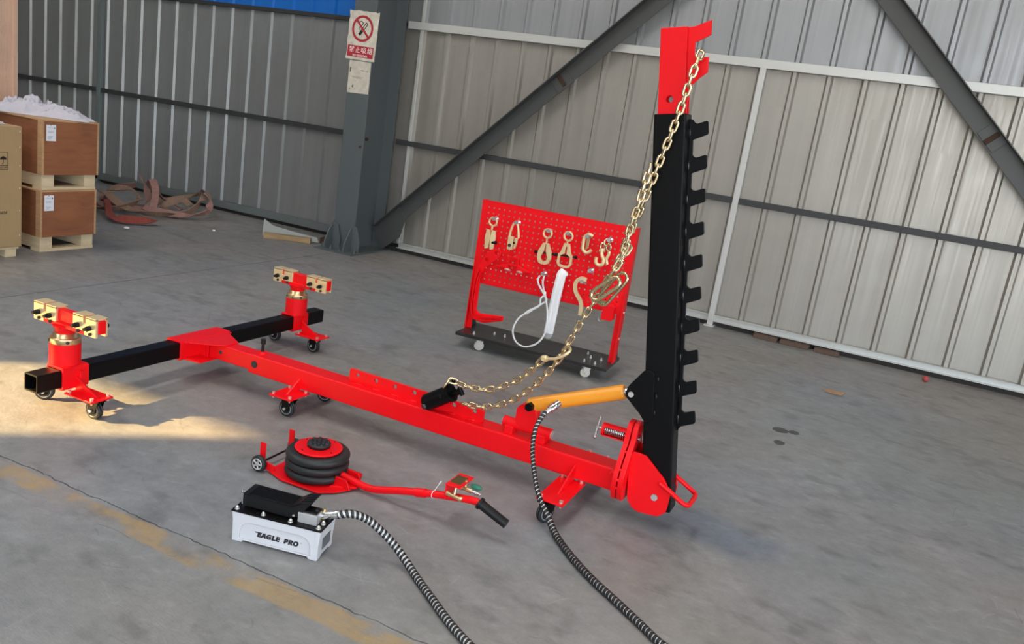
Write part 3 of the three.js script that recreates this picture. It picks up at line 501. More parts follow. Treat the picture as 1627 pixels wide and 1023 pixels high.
  part(mast, 'mast_head', M(b6(-0.048, -0.042, 1.41, 1.77, -0.037, 0.0312, 0.001), b6(-0.048, 0.050, 1.41, 1.77, -0.038, -0.032, 0.001), T(ext([[-0.048, 1.41], [0.050, 1.41], [0.050, 1.77], [-0.048, 1.77]], 0.006, [[-0.006, 1.520, 0.0135]]), 0, 0, 0.0310), T(ext(hk, 0.010), 0, 0, 0.006)), MAT.red, 'red mast top with chain hooks');
  part(mast, 'head_pin', M(cy(-0.002, 1.520, 0.0, -0.002, 1.520, 0.02, 0.011)), MAT.grey);
  // swivel head between beam and mast
  const disc = [[-0.095, 0.095], [0.095, 0.095], [0.128, 0.15], [0.130, 0.205], [0.10, 0.27], [0.052, 0.335], [0.045, 0.385], [0.026, 0.410], [-0.026, 0.410], [-0.045, 0.385], [-0.052, 0.335], [-0.10, 0.27], [-0.130, 0.205], [-0.128, 0.15]].map(([z, y]) => [z + BZ, y]);
  const slot = roundPoly([[BZ - 0.030, 0.345], [BZ + 0.030, 0.345], [BZ + 0.028, 0.398], [BZ - 0.028, 0.398]], 0.012);
  wpart(rig, 'swivel_plate', extX(roundPoly(disc, 0.03), -0.735, -0.716, [slot]), MAT.red, 'fixed red swivel plate');
  wpart(rig, 'swivel_plate', extX(roundPoly(disc, 0.03), -0.710, -0.690, [slot]), MAT.red, 'turning red swivel plate');
  wpart(rig, 'swivel_shaft', cy(-0.74, 0.157, BZ, -0.66, 0.157, BZ, 0.03), MAT.red);
  for (const [z, y] of [[0.12, 0.16], [0.112, 0.235], [0.08, 0.30], [0.125, 0.195]]) wpart(rig, 'stop_pin', cy(-0.717, y, BZ + z, -0.709, y, BZ + z, 0.006), MAT.red);
  wpart(rig, 'stop_lug', M(cy(-0.745, 0.192, BZ + 0.075, -0.76, 0.192, BZ + 0.075, 0.012), b6(-0.755, -0.735, 0.175, 0.208, BZ + 0.06, BZ + 0.09, 0.004)), MAT.red);
  const cheek = [[-0.690, 0.20], [-0.676, 0.105], [-0.655, 0.078], [-0.630, 0.066], [-0.545, 0.072], [-0.516, 0.100], [-0.512, 0.178], [-0.545, 0.228], [-0.636, 0.303], [-0.690, 0.305]];
  for (const s of [1, -1]) wpart(rig, 'cheek_plate', T(ext(roundPoly(cheek, 0.008, 2), 0.014, [[-0.571, 0.147, 0.0145]]), 0, 0, s > 0 ? BZ + 0.052 : BZ - 0.066), MAT.red, 'red pentagonal mast cheek');
  wpart(rig, 'pivot_pin', M(cy(-0.571, 0.147, BZ - 0.074, -0.571, 0.147, BZ + 0.0685, 0.0135, 0.0135, 24)), MAT.bolt, 'silver mast pivot pin');
  wpart(rig, 'pull_handle', M(tube([[-0.560, 0.216, BZ + 0.075], [-0.52, 0.198, BZ + 0.075], [-0.455, 0.164, BZ + 0.075], [-0.438, 0.158, BZ + 0.066], [-0.434, 0.158, BZ + 0.04], [-0.434, 0.158, BZ - 0.05], [-0.438, 0.158, BZ - 0.066], [-0.455, 0.164, BZ - 0.075], [-0.52, 0.198, BZ - 0.075], [-0.560, 0.216, BZ - 0.075]], 0.0095, 60, 10)), MAT.red, 'red U-shaped pull handle');
  // spring plunger: cut-away sleeve, spring, T-handle
  const py = 0.338, px0 = -0.842, px1 = -0.735, ring = [], ri = [];
  for (let k = 0; k <= 20; k++) { const a = (50 + 250 * k / 20) * R + Math.PI + 0.35; ring.push([0.0285 * Math.cos(a), 0.0285 * Math.sin(a)]); ri.unshift([0.0235 * Math.cos(a), 0.0235 * Math.sin(a)]); }
  const pl = wpart(rig, 'plunger_sleeve', M(T(ext([...ring, ...ri], 0.1, [], 0).rotateY(Math.PI / 2), px0 + 0.004, py, BZ), cy(px0, py, BZ, px0 + 0.010, py, BZ, 0.0285, 0.0285, 28), cy(px1 - 0.008, py, BZ, px1, py, BZ, 0.0285, 0.0285, 28)), MAT.red, 'red cut-away plunger sleeve');
  const sp = []; for (let k = 0; k <= 160; k++) { const a = k / 160 * 10 * 6.2832; sp.push(V(px0 + 0.012 + 0.084 * k / 160, py + 0.0175 * Math.cos(a), BZ + 0.0175 * Math.sin(a))); }
  wpart(pl, 'spring', M(tube(sp, 0.0028, 220, 6), cy(px0 - 0.02, py, BZ, px1 + 0.05, py, BZ, 0.008)), MAT.steel, 'chrome coil spring');
  wpart(pl, 't_handle', M(cy(px0 - 0.024, py - 0.034, BZ + 0.018, px0 - 0.024, py + 0.034, BZ - 0.018, 0.0055), cy(px0 - 0.03, py, BZ, px0, py, BZ, 0.007), T(new THREE.SphereGeometry(0.009, 12, 8), px0 - 0.024, py - 0.036, BZ + 0.019), T(new THREE.SphereGeometry(0.007, 12, 8), px0 - 0.024, py + 0.036, BZ - 0.019)), MAT.dullSteel, 'steel T-handle');
}
// ---------------------------------------------------------------- chain
const hauling = thing('hauling_chain', 'golden zinc chain hanging from the mast top to the beam', 'chain', [-1.1, 0, -3.0]);
{
  const Rw = 0.0052, Lp = 0.0335, W2 = 0.0105;                          // wire radius, pitch, half width to wire centre
  const st = []; const hl = (Lp - 2 * W2) / 2 + Rw * 0.95; for (let k = 0; k < 24; k++) { const a = k / 24 * 6.2832, c = Math.cos(a), s = Math.sin(a); st.push(V(s * W2, c * W2 + Math.sign(c) * hl * Math.min(1, Math.abs(c) * 3), 0)); }
  const linkG = clean(new THREE.TubeGeometry(curve(st, true), 26, Rw, 8, true));
  const strand = (pts, skip = 0, phase = 0) => {
    const c = curve(pts), n = Math.round(c.getLength() / Lp);
    for (let k = skip; k < n; k++) {
      const p = c.getPointAt((k + 0.5) / n), t = c.getTangentAt((k + 0.5) / n), l = part(hauling, 'link', linkG, MAT.chain);
      const f = V(0.30, 0.1, 1), sd = t.clone().cross(f).normalize(), nn = sd.clone().cross(t).normalize();
      l.quaternion.setFromRotationMatrix(new THREE.Matrix4().makeBasis(sd, t, nn)); l.rotateY(((k + phase) % 2 ? 90 : 0) * R + (rnd() - 0.5) * 0.5);
      l.position.copy(p).sub(hauling.position);
    }
  };
  const z = -3.012;
  strand([[-0.727, 1.822, -3.045], [-0.728, 1.79, -3.02], [-0.734, 1.752, z], [-0.744, 1.691, z], [-0.758, 1.601, z], [-0.773, 1.522, z], [-0.791, 1.440, z], [-0.809, 1.346, z], [-0.829, 1.261, z], [-0.850, 1.174, z], [-0.866, 1.099, z], [-0.880, 1.023, z + 0.01]], 0, 0);
  strand([[-0.822, 1.408, z + 0.014], [-0.828, 1.321, z + 0.03], [-0.838, 1.237, z + 0.034], [-0.850, 1.164, z + 0.034], [-0.856, 1.091, z + 0.034], [-0.870, 1.030, z + 0.03], [-0.890, 0.985, z + 0.02]], 0, 1);
  strand([[-0.845, 1.10, z + 0.01], [-0.868, 1.03, z + 0.035], [-0.895, 0.97, z + 0.035], [-0.92, 0.915, z + 0.02]], 0, 0);
  strand([[-0.905, 0.950, z], [-0.945, 0.866, z], [-0.990, 0.760, z], [-1.017, 0.689, z], [-1.042, 0.640, z]], 0, 0);
  strand([[-1.125, 0.575, -3.03], [-1.158, 0.528, -3.03], [-1.215, 0.464, -3.03], [-1.294, 0.407, -3.03], [-1.364, 0.376, -3.03], [-1.439, 0.368, -3.03], [-1.492, 0.366, -3.035]], 0, 0);
  strand([[-1.036, 0.640, -3.02], [-1.064, 0.578, -3.022], [-1.108, 0.505, -3.025], [-1.166, 0.428, -3.03], [-1.242, 0.359, -3.03], [-1.310, 0.318, -3.03], [-1.382, 0.294, -3.03], [-1.458, 0.286, -3.035]], 0, 1);
  strand([[-1.545, 0.345, -3.01], [-1.530, 0.372, -3.02], [-1.502, 0.372, -3.035]], 0, 1);
  // large grab hook where the chain doubles: two flat loops
  const loop = (cx, cy0, zz, ang, len, wid, r) => { const p = []; for (let k = 0; k < 20; k++) { const a = k / 20 * 6.2832, c = Math.cos(a), s = Math.sin(a), X = s * wid, Y = c * wid + Math.sign(c) * len * Math.min(1, Math.abs(c) * 3); p.push(V(cx + X * Math.cos(ang) - Y * Math.sin(ang), cy0 + X * Math.sin(ang) + Y * Math.cos(ang), zz + 0.2 * X)); } return tube(p, r, 40, 8, true); };
  wpart(hauling, 'shackle', M(loop(-0.898, 0.928, -2.965, -0.80, 0.045, 0.020, 0.0085)), MAT.chain, 'large golden connecting loop');
  wpart(hauling, 'shackle', M(loop(-0.876, 0.930, -2.985, -0.55, 0.055, 0.022, 0.007)), MAT.chain, 'large golden connecting loop');
  wpart(hauling, 'tag', M(tube([[-0.925, 0.885, -2.97], [-0.915, 0.875, -2.965], [-0.890, 0.878, -2.965]], 0.005, 12, 6)), std(col(0.10, 0.20, 0.08), 0.6), 'small green tag');
  // clevis hook low on the chain
  wpart(hauling, 'hook', M(tube([[-1.128, 0.572, -3.03], [-1.105, 0.583, -3.02], [-1.06, 0.600, -3.005], [-1.025, 0.625, -3.0], [-1.012, 0.642, -3.01], [-1.022, 0.650, -3.03], [-1.05, 0.640, -3.045]], 0.0062, 40, 10), T(new THREE.SphereGeometry(1, 14, 10).scale(0.019, 0.014, 0.014), -1.118, 0.580, -3.028), cy(-1.118, 0.580, -3.052, -1.118, 0.580, -3.004, 0.007)), MAT.yellowZinc, 'golden clevis hook');
}

// ---------------------------------------------------------------- tool cart with perforated board
const CART = [-1.86, 0, -4.857], CT = 3.5 * R;
const cart = thing('tool_cart', 'red perforated tool board on a black wheeled base', 'tool cart', CART, CT);
const BF = 0.004;                                                        // front face of the board (local z)
{
  part(cart, 'deck', bx(1.03, 0.022, 0.34, 0, 0.093, 0, 0.003), MAT.deckBlack, 'black wheeled deck');
  const holes = []; for (let a = 0; a < 27; a++) for (let b = 0; b < 14; b++) holes.push([-0.468 + a * 0.036, 0.455 + b * 0.036, 0.0058]);
  const hp = (x, y, r) => { const p = []; for (let k = 0; k < 6; k++) p.push([x + r * Math.cos(k * 1.0472), y + r * Math.sin(k * 1.0472)]); return p; };
  part(cart, 'pegboard', T(ext([[-0.518, 0.420], [0.518, 0.420], [0.518, 0.962], [-0.518, 0.962]], 0.003, holes.map((h) => hp(...h)), 0), 0, 0, BF - 0.003), MAT.redBoard, 'red perforated steel board');
  for (const y of [0.958, 0.418]) part(cart, 'board_rim', b6(-0.520, 0.520, y, y + 0.006, BF - 0.028, BF, 0.001), MAT.redBoard);
  for (const s of [-1, 1]) {
    const leg = part(cart, 'leg', M(extX([[-0.05, 0.104], [0.03, 0.104], [0.0, 0.964], [-0.07, 0.964], [-0.07, 0.4]], s * 0.514 - 0.004, s * 0.514 + 0.004), b6(s * 0.497 - 0.018, s * 0.497 + 0.018, 0.104, 0.42, -0.004, 0.0, 0.001)), MAT.redBoard, 'red flat steel leg');
    part(leg, 'leg_bolt', M(cy(s * 0.522, 0.26, -0.02, s * 0.508, 0.26, -0.02, 0.008)), MAT.bolt);
    part(leg, 'leg_bolt', M(cy(s * 0.526, 0.43, -0.02, s * 0.508, 0.43, -0.02, 0.008)), MAT.bolt);
    part(cart, 'foot_gusset', extX([[-0.135, 0.104], [-0.04, 0.104], [-0.045, 0.225], [-0.075, 0.225]], s * 0.505 - 0.004, s * 0.505 + 0.004), MAT.deckBlack);
  }
  for (const [x, z] of [[-0.30, 0.02], [-0.225, 0.02], [0.37, 0.02], [0.44, 0.02], [0.33, -0.06], [0.36, 0.13], [0.43, 0.13], [-0.40, 0.13]]) part(cart, 'deck_bolt', M(hex(V(x, 0.102, z), V(x, 0.112, z), 0.009), cy(x, 0.11, z, x, 0.122, z, 0.005)), MAT.bolt);
  for (const [x, z, a] of [[-0.36, 0.115, 0.3], [0.375, 0.115, 0.5], [-0.42, -0.12, 0.3], [0.43, -0.12, 0.4]]) {
    const o = castor(cart, 0, 0, a, 0.082, 0.033, MAT.nylonWhite, MAT.nylonWhite, MAT.bolt); o.position.set(x, 0, z);
  }
}
const pegAt = (x, y) => part(cart, 'peg', M(cy(x, y, BF, x, y, BF + 0.004, 0.017, 0.017, 16), cy(x, y, BF + 0.002, x, y + 0.004, BF + 0.05, 0.0085), cy(x, y + 0.003, BF + 0.047, x, y + 0.004, BF + 0.054, 0.0125, 0.0125, 12)), MAT.steel, 'chrome peg');
const PEG = [[-0.405, 0.857], [-0.252, 0.860], [-0.030, 0.848], [0.100, 0.856], [0.226, 0.862], [0.362, 0.866], [0.276, 0.655], [-0.024, 0.574], [0.113, 0.590], [0.240, 0.578]];
for (const [x, y] of PEG) pegAt(x, y);
function tool(name, label, category, x, y) {                             // a thing hung on the board; local frame at (x, y) on the board face
  const p = V(x, y, BF).applyAxisAngle(V(0, 1, 0), CT).add(V(...CART)); return thing(name, label, category, [p.x, p.y, p.z], CT);
}
const eye = (r, w) => new THREE.TorusGeometry(r, w, 8, 24);
{ // pulling clamps hung from their eyes
  const a = tool('pulling_clamp', 'narrow golden pulling clamp, leftmost on the red board', 'clamp', -0.415, 0.838);
  part(a, 'eye', M(T(eye(0.026, 0.0065), 0, 0, 0.030), cy(0, -0.028, 0.03, -0.002, -0.055, 0.03, 0.0065)), MAT.yellowZinc);
  for (const s of [-1, 1]) part(a, 'jaw', T(ext(roundPoly([[-0.014, -0.055], [0.013, -0.055], [0.018, -0.11], [0.012, -0.175], [-0.012, -0.182], [-0.019, -0.115]], 0.004, 2), 0.012).rotateY(s * 0.12), -0.004 + s * 0.0175, 0, 0.022), MAT.yellowZinc);
  part(a, 'jaw_bolt', M(hex(V(0.012, -0.135, 0.025), V(0.042, -0.128, 0.03), 0.012)), MAT.blackSatin);
  const b = tool('pulling_clamp', 'golden clamp with a tall arched bail, second on the red board', 'clamp', -0.262, 0.852);
  part(b, 'bail', tube([[-0.028, -0.095, 0.03], [-0.024, -0.05, 0.03], [-0.012, -0.005, 0.03], [0.002, 0.012, 0.03], [0.016, -0.003, 0.03], [0.030, -0.05, 0.03], [0.035, -0.085, 0.03]], 0.0075, 40, 10), MAT.yellowZinc);
  part(b, 'jaw', M(bx(0.038, 0.085, 0.03, -0.012, -0.125, 0.028, 0.003)), MAT.yellowZinc, 'pale golden jaw block');
  part(b, 'jaw', M(T(ext([[0.012, -0.09], [0.034, -0.085], [0.030, -0.13], [0.022, -0.158], [0.012, -0.155]], 0.02), 0, 0, 0.02)), MAT.yellowZinc);
  part(b, 'jaw_bolt', cy(-0.014, -0.14, 0.04, -0.014, -0.14, 0.046, 0.011), MAT.dark);
  part(b, 'gap_pin', cy(0.014, -0.12, 0.018, 0.014, -0.12, 0.044, 0.007), MAT.blackSatin);
  for (const [x, y, open, label] of [[-0.037, 0.832, 0, 'rounded pear-shaped golden clamp with small round hole'], [0.100, 0.840, 1, 'golden clamp with wide square opening beside the pear-shaped one']]) {
    const c = tool('pulling_clamp', label, 'clamp', x, y);
    part(c, 'eye', M(T(eye(0.027, 0.007), 0, 0, 0.032), cy(0, -0.028, 0.032, 0, -0.065, 0.03, 0.0055)), MAT.yellowZinc);
    if (!open) for (const s of [-1, 1]) {
      const P = [[0.002, -0.060], [0.020, -0.062], [0.044, -0.115], [0.047, -0.155], [0.034, -0.188], [0.012, -0.198], [0.001, -0.197], [0.001, -0.176]]; for (let k = 0; k <= 6; k++) { const q = (-90 + k * 22) * R; P.push([0.023 * Math.cos(q), -0.153 + 0.023 * Math.sin(q)]); } P.push([0.006, -0.112]);
      part(c, 'jaw', T(ext(P.map(([u, v]) => [u * s, v]), 0.02), 0, 0, 0.018), MAT.yellowZinc);
    } else for (const s of [-1, 1]) {
      const P = [[0.004, -0.045], [0.018, -0.045], [0.034, -0.105], [0.047, -0.118], [0.048, -0.175], [0.034, -0.196], [0.001, -0.200], [0.001, -0.186], [0.026, -0.182], [0.033, -0.170], [0.033, -0.128], [0.020, -0.118], [0.006, -0.112]];
      part(c, 'jaw', T(ext(P.map(([u, v]) => [u * s, v]), 0.02), 0, 0, 0.018), MAT.yellowZinc);
    }
    part(c, 'cross_bolt', M(cy(-0.062, -0.128, 0.02, 0.062, -0.122, 0.02, 0.006), hex(V(-0.072, -0.129, 0.02), V(-0.058, -0.128, 0.02), 0.011), hex(V(0.058, -0.122, 0.02), V(0.072, -0.121, 0.02), 0.011)), MAT.blackSatin, 'black cross bolt');
  }
  const h = tool('c_hook', 'small golden C-shaped hook on the fifth top peg', 'hook', 0.232, 0.866);
  part(h, 'hook_body', M(tube([[0.022, 0.004, 0.030], [0.002, 0.012, 0.034], [-0.024, -0.005, 0.034], [-0.030, -0.045, 0.034], [-0.024, -0.090, 0.034], [-0.002, -0.103, 0.034], [0.018, -0.094, 0.034], [0.028, -0.080, 0.034]], 0.0105, 40, 10)), MAT.yellowZinc);
  part(h, 'inner_plate', T(ext([[-0.016, -0.02], [0.006, -0.012], [0.006, -0.075], [-0.012, -0.085]], 0.01), 0, 0, 0.020), MAT.brass);
  const k = tool('chain_hooks', 'golden chain links ending in two grab hooks beside hauling chain', 'hook', 0.352, 0.852);
  for (const [x, y, a] of [[-0.004, -0.004, 0.5], [-0.022, -0.030, 0.2], [0.014, -0.03, -0.2]]) part(k, 'link', T(new THREE.TorusGeometry(0.015, 0.0058, 8, 18).scale(1, 1.35, 1).rotateY(a), x, y, 0.036), MAT.chain);
  part(k, 'grab_hook', M(tube([[-0.024, -0.052, 0.034], [-0.022, -0.08, 0.034], [-0.004, -0.115, 0.034], [-0.008, -0.142, 0.034], [-0.030, -0.150, 0.034], [-0.050, -0.135, 0.034], [-0.052, -0.105, 0.034]], 0.0115, 36, 10), cy(-0.04, -0.06, 0.034, -0.005, -0.055, 0.034, 0.010)), MAT.yellowZinc);
  part(k, 'grab_hook', M(tube([[0.018, -0.045, 0.030], [0.022, -0.07, 0.03], [0.012, -0.105, 0.03], [0.022, -0.135, 0.03]], 0.010, 24, 10)), MAT.yellowZinc);
  const j = tool('frame_hook', 'flat golden S-curved frame hook hanging low on the board', 'hook', 0.236, 0.590);
  { const P = [V(0.026, 0.004, 0), V(-0.006, 0.008, 0), V(-0.034, -0.014, 0), V(-0.040, -0.052, 0), V(-0.026, -0.090, 0), V(0.004, -0.126, 0), V(0.020, -0.160, 0), V(0.022, -0.225, 0)], c = curve(P).getPoints(36).map((q) => q.add(V(0, 0, 0.03)));
    part(j, 'hook_body', sweep(c, [[-0.012, -0.006], [0.012, -0.006], [0.012, 0.006], [-0.012, 0.006]], V(0, 0, 1)), MAT.yellowZinc); }
}
{ // wire rope sling with an eye, hung on its peg
  const s = tool('wire_rope_sling', 'pale wire rope sling looping down over the cart deck', 'sling', -0.024, 0.574);
  part(s, 'rope', M(tube([[-0.016, -0.011, 0.050], [-0.022, -0.050, 0.052], [0.048, -0.138, 0.058], [0.059, -0.155, 0.060], [0.020, -0.195, 0.065], [-0.048, -0.254, 0.075], [-0.102, -0.310, 0.090], [-0.118, -0.389, 0.110], [-0.080, -0.449, 0.130], [-0.015, -0.465, 0.145], [0.066, -0.424, 0.145], [0.100, -0.356, 0.120], [0.097, -0.301, 0.100], [0.079, -0.219, 0.075], [0.050, -0.144, 0.060], [0.013, -0.056, 0.052], [0.013, -0.005, 0.050]], 0.0062, 160, 8), tube([[-0.048, -0.254, 0.075], [0.020, -0.195, 0.065], [0.020, -0.150, 0.065], [0.045, -0.130, 0.06], [0.050, -0.144, 0.060]], 0.006, 40, 8)), MAT.rope);
  part(s, 'ferrule', M(cy(-0.060, -0.265, 0.078, -0.026, -0.235, 0.072, 0.0105)), MAT.rope);
  part(s, 'ferrule', M(cy(0.044, -0.145, 0.052, 0.036, -0.105, 0.051, 0.010)), MAT.steel);
  const w = tool('strap_bundle', 'folded white lifting strap bundle hanging from the pegboard', 'strap', 0.113, 0.590);
  const path = curve([[-0.003, 0.022, 0.03], [-0.010, 0.010, 0.045], [-0.012, -0.03, 0.055], [-0.02, -0.15, 0.06], [-0.026, -0.30, 0.062], [-0.030, -0.375, 0.06]]).getPoints(30);
  const prof = []; for (let q = 0; q < 18; q++) { const a = q / 18 * 6.2832, wv = 1 + 0.06 * Math.sin(a * 5); prof.push([0.029 * Math.sign(Math.cos(a)) * Math.abs(Math.cos(a)) ** 0.5 * wv, 0.022 * Math.sign(Math.sin(a)) * Math.abs(Math.sin(a)) ** 0.6 * wv]); }
  part(w, 'webbing', sweep(path, prof, V(0, 0, 1)), MAT.strap);
  for (const o of [-0.012, 0.012]) part(w, 'fold_edge', sweep(path.map((p, q) => p.clone().add(V(o + 0.002 * Math.sin(q), 0, 0.0225))), [[-0.006, 0], [0.006, 0], [0.004, 0.004], [-0.004, 0.004]], V(0, 0, 1)), MAT.strap);
  part(w, 'bag_end', M(T(new THREE.SphereGeometry(1, 14, 10).scale(0.030, 0.034, 0.02), -0.034, -0.385, 0.058)), phy(col(0.8, 0.81, 0.82), 0.2, 0, { transmission: 0.5, thickness: 0 }), 'clear plastic bag end');
  part(w, 'bag_end', M(T(new THREE.SphereGeometry(1, 12, 8).scale(0.022, 0.022, 0.016), 0.004, 0.012, 0.030)), phy(col(0.8, 0.81, 0.82), 0.2, 0, { transmission: 0.5, thickness: 0 }), 'clear plastic bag top');
}
{ // red lever arm, red saddle bracket, red holder box
  const a = tool('lever_arm', 'large red bent lever arm with two holes at board left', 'lever arm', -0.43, 0.20);
  const out = [[0.064, 0.477], [0.105, 0.463], [0.103, 0.426], [0.001, 0.325], [-0.014, 0.262], [-0.013, 0.044], [0.014, 0.028], [0.186, 0.044], [0.187, 0.014], [0.047, -0.033], [-0.028, -0.020], [-0.054, 0.020], [-0.060, 0.253], [-0.042, 0.346], [0.014, 0.445]];
  part(a, 'arm_plate', T(ext(roundPoly(out, 0.02), 0.012, [[0.073, 0.446, 0.0145], [0.013, 0.388, 0.0145]]), 0, 0, 0.030), MAT.red);
  const rib = [[-0.022, 0.335], [-0.040, 0.253], [-0.036, 0.03], [-0.018, -0.004], [0.045, -0.010], [0.165, 0.020]].map(([x, y]) => V(x, y, 0.050));
  const rib2 = [[-0.006, 0.31], [-0.024, 0.253], [-0.022, 0.05], [-0.004, 0.024], [0.05, 0.016], [0.17, 0.034]].map(([x, y]) => V(x, y, 0.050));
  for (const r of [rib, rib2]) part(a, 'rib', sweep(curve(r).getPoints(30), [[-0.004, -0.010], [0.004, -0.010], [0.004, 0.012], [-0.004, 0.012]], V(0, 0, 1)), MAT.red);
  part(a, 'hanger', cy(0.03, 0.42, 0.0, 0.03, 0.42, 0.03, 0.008), MAT.dullSteel);
  const b = tool('saddle_bracket', 'small red winged bracket between lever arm and pear clamp', 'bracket', -0.235, 0.595);
  const fr = ringTube(0.075, 0.062, 0.012, 0.004);
  part(b, 'frame', T(ext(fr[0], 0.014, [fr[1]]), 0, 0.02, 0.03), MAT.red);
  for (const s of [-1, 1]) part(b, 'wing', T(ext([[0.03 * s, 0.0], [0.12 * s, -0.028], [0.115 * s, -0.036], [0.03 * s, -0.036]], 0.03), 0, 0, 0.012), MAT.red);
  for (const s of [-1, 1]) part(b, 'pad', T(eye(0.016, 0.006).rotateX(1.2), s * 0.042 + 0.012, -0.042, 0.04), MAT.pink, 'pale pink roller ring');
  part(b, 'hanger', cy(0, 0.046, 0.0, 0, 0.046, 0.03, 0.007), MAT.dullSteel);
  const c = tool('holder_box', 'red open holder box at the right leg of the cart', 'holder', 0.440, 0.375);
  const bo = ringTube(0.078, 0.060, 0.004, 0.010);
  part(c, 'box_shell', T(ext(roundPoly([[-0.04, 0.0], [0.034, 0.004], [0.034, 0.105], [-0.028, 0.105], [-0.042, 0.085]], 0.012), 0.06, []), 0, 0, 0.002), MAT.red);
  part(c, 'rim', T(ext(roundPoly([[-0.032, 0.085], [0.040, 0.088], [0.040, 0.098], [-0.032, 0.095]], 0.003), 0.064), 0, 0, 0.0), MAT.red);
  part(c, 'wire_loop', tube([[-0.036, 0.06, 0.064], [-0.052, 0.02, 0.066], [-0.050, -0.005, 0.066], [-0.036, -0.012, 0.066], [-0.026, -0.004, 0.066]], 0.0018, 24, 6), MAT.steel);
}

// ---------------------------------------------------------------- air-bag jack
{
  const J = thing('air_jack', 'red low jack with three black rubber bellows and long handle', 'jack', [-1.825, 0, -2.54], 1.7 * R);   // local +x runs along the handle
  const base = roundPoly([[-0.16, -0.10], [-0.07, -0.135], [0.10, -0.135], [0.155, -0.085], [0.185, -0.03], [0.185, 0.03], [0.155, 0.085], [0.145, 0.118], [-0.07, 0.122], [-0.16, 0.10]].reverse(), 0.006, 2);
  part(J, 'base_plate', T(ext(base, 0.007).rotateX(-Math.PI / 2), 0, 0.006, 0), MAT.red);
  for (const s of [-1, 1]) {
    part(J, 'wheel_arm', M(extZ([[-0.13, 0.008], [-0.13, 0.035], [-0.20, 0.05], [-0.215, 0.03], [-0.185, 0.01]], s * 0.098 - 0.003, s * 0.098 + 0.003)), MAT.red);
    part(J, 'handle_tab', T(bx(0.026, 0.072, 0.005, -0.198, 0.078, s * 0.09, 0.001), 0, 0, 0), MAT.red, 'upright red tab');
    const w = part(J, 'wheel', T(lathe([[0.010, -0.011], [0.024, -0.011], [0.030, -0.010], [0.0335, -0.006], [0.0335, 0.006], [0.030, 0.010], [0.024, 0.011], [0.010, 0.011]], 28).rotateX(Math.PI / 2), -0.195, 0.034, s * 0.114), MAT.rubber);
    const sp = [T(eye(0.0215, 0.0022), -0.195, 0.034, s * 0.1255)]; for (let k = 0; k < 5; k++) { const a = k * 1.2566; sp.push(cy(-0.195, 0.034, s * 0.1255, -0.195 + 0.021 * Math.cos(a), 0.034 + 0.021 * Math.sin(a), s * 0.1255, 0.0032)); } sp.push(cy(-0.195, 0.034, s * 0.122, -0.195, 0.034, s * 0.129, 0.0065));
    part(w, 'hub', M(sp, cy(-0.195, 0.034, s * 0.118, -0.195, 0.034, s * 0.1225, 0.022)), MAT.bolt, 'silver spoked hub');
  }
  part(J, 'axle', cy(-0.195, 0.034, -0.12, -0.195, 0.034, 0.12, 0.0045), MAT.blackSatin);
  const ringP = (y) => { const p = []; for (let k = 0; k <= 12; k++) { const a = (-90 + 15 * k) * R; p.push([0.109 + 0.0175 * Math.cos(a), y + 0.0175 * Math.sin(a)]); } return p; };
  for (let k = 0; k < 3; k++) part(J, 'bellows', lathe([[0.07, 0.014 + k * 0.0345], ...ringP(0.0315 + k * 0.0345), [0.07, 0.049 + k * 0.0345]], 64), MAT.rubber, 'black rubber bellows ring');
  part(J, 'top_disc', lathe([[0, 0.118], [0.085, 0.118], [0.0925, 0.121], [0.0945, 0.126], [0.0925, 0.1285], [0.087, 0.130], [0, 0.130]], 64), MAT.red, 'red top disc');
  for (let k = 0; k < 4; k++) { const a = k * 1.571 + 0.3; part(J, 'rivet', T(new THREE.CylinderGeometry(0.003, 0.003, 0.002, 10), 0.079 * Math.cos(a), 0.131, 0.079 * Math.sin(a)), MAT.blackSatin); }
  const pad = part(J, 'rubber_pad', lathe([[0, 0.130], [0.046, 0.130], [0.047, 0.142], [0.044, 0.147], [0, 0.147]], 40), MAT.rubber, 'black rubber saddle pad');
  for (const [x, z] of [[0, 0], ...[0, 1, 2, 3, 4, 5].map((k) => [0.019 * Math.cos(k * 1.047), 0.019 * Math.sin(k * 1.047)]), ...[0, 1, 2, 3, 4, 5, 6, 7, 8].map((k) => [0.036 * Math.cos(k * 0.698), 0.036 * Math.sin(k * 0.698)])]) part(pad, 'pad_stud', T(new THREE.CylinderGeometry(0.006, 0.0075, 0.006, 10), x, 0.1495, z), MAT.rubber);
  part(J, 'handle_socket', M(extZ([[0.115, 0.012], [0.19, 0.012], [0.17, 0.05], [0.12, 0.052]], -0.045, -0.038), extZ([[0.115, 0.012], [0.19, 0.012], [0.17, 0.05], [0.12, 0.052]], 0.038, 0.045), T(ext([[0.115, -0.07], [0.20, -0.02], [0.20, 0.02], [0.115, 0.07]], 0.008).rotateX(-Math.PI / 2), 0, 0.012, 0)), MAT.red);
  part(J, 'handle_tube', tube([[0.12, 0.042, 0], [0.16, 0.036, 0], [0.225, 0.027, 0], [0.262, 0.027, 0], [0.31, 0.038, 0], [0.397, 0.063, 0], [0.53, 0.093, 0], [0.60, 0.106, 0], [0.66, 0.116, 0], [0.695, 0.120, 0], [0.715, 0.119, 0], [0.735, 0.113, 0]], 0.0145, 90, 14), MAT.red, 'bent red handle tube');
  part(J, 'collar', M(cy(0.455, 0.0758, 0, 0.495, 0.0848, 0, 0.0178, 0.0178, 20)), MAT.red);
  part(J, 'grip', M(cy(0.722, 0.1175, 0, 0.835, 0.072, 0, 0.0185, 0.0175, 24), cy(0.716, 0.120, 0, 0.726, 0.116, 0, 0.0235, 0.0235, 24)), MAT.blackSatin, 'black rubber grip');
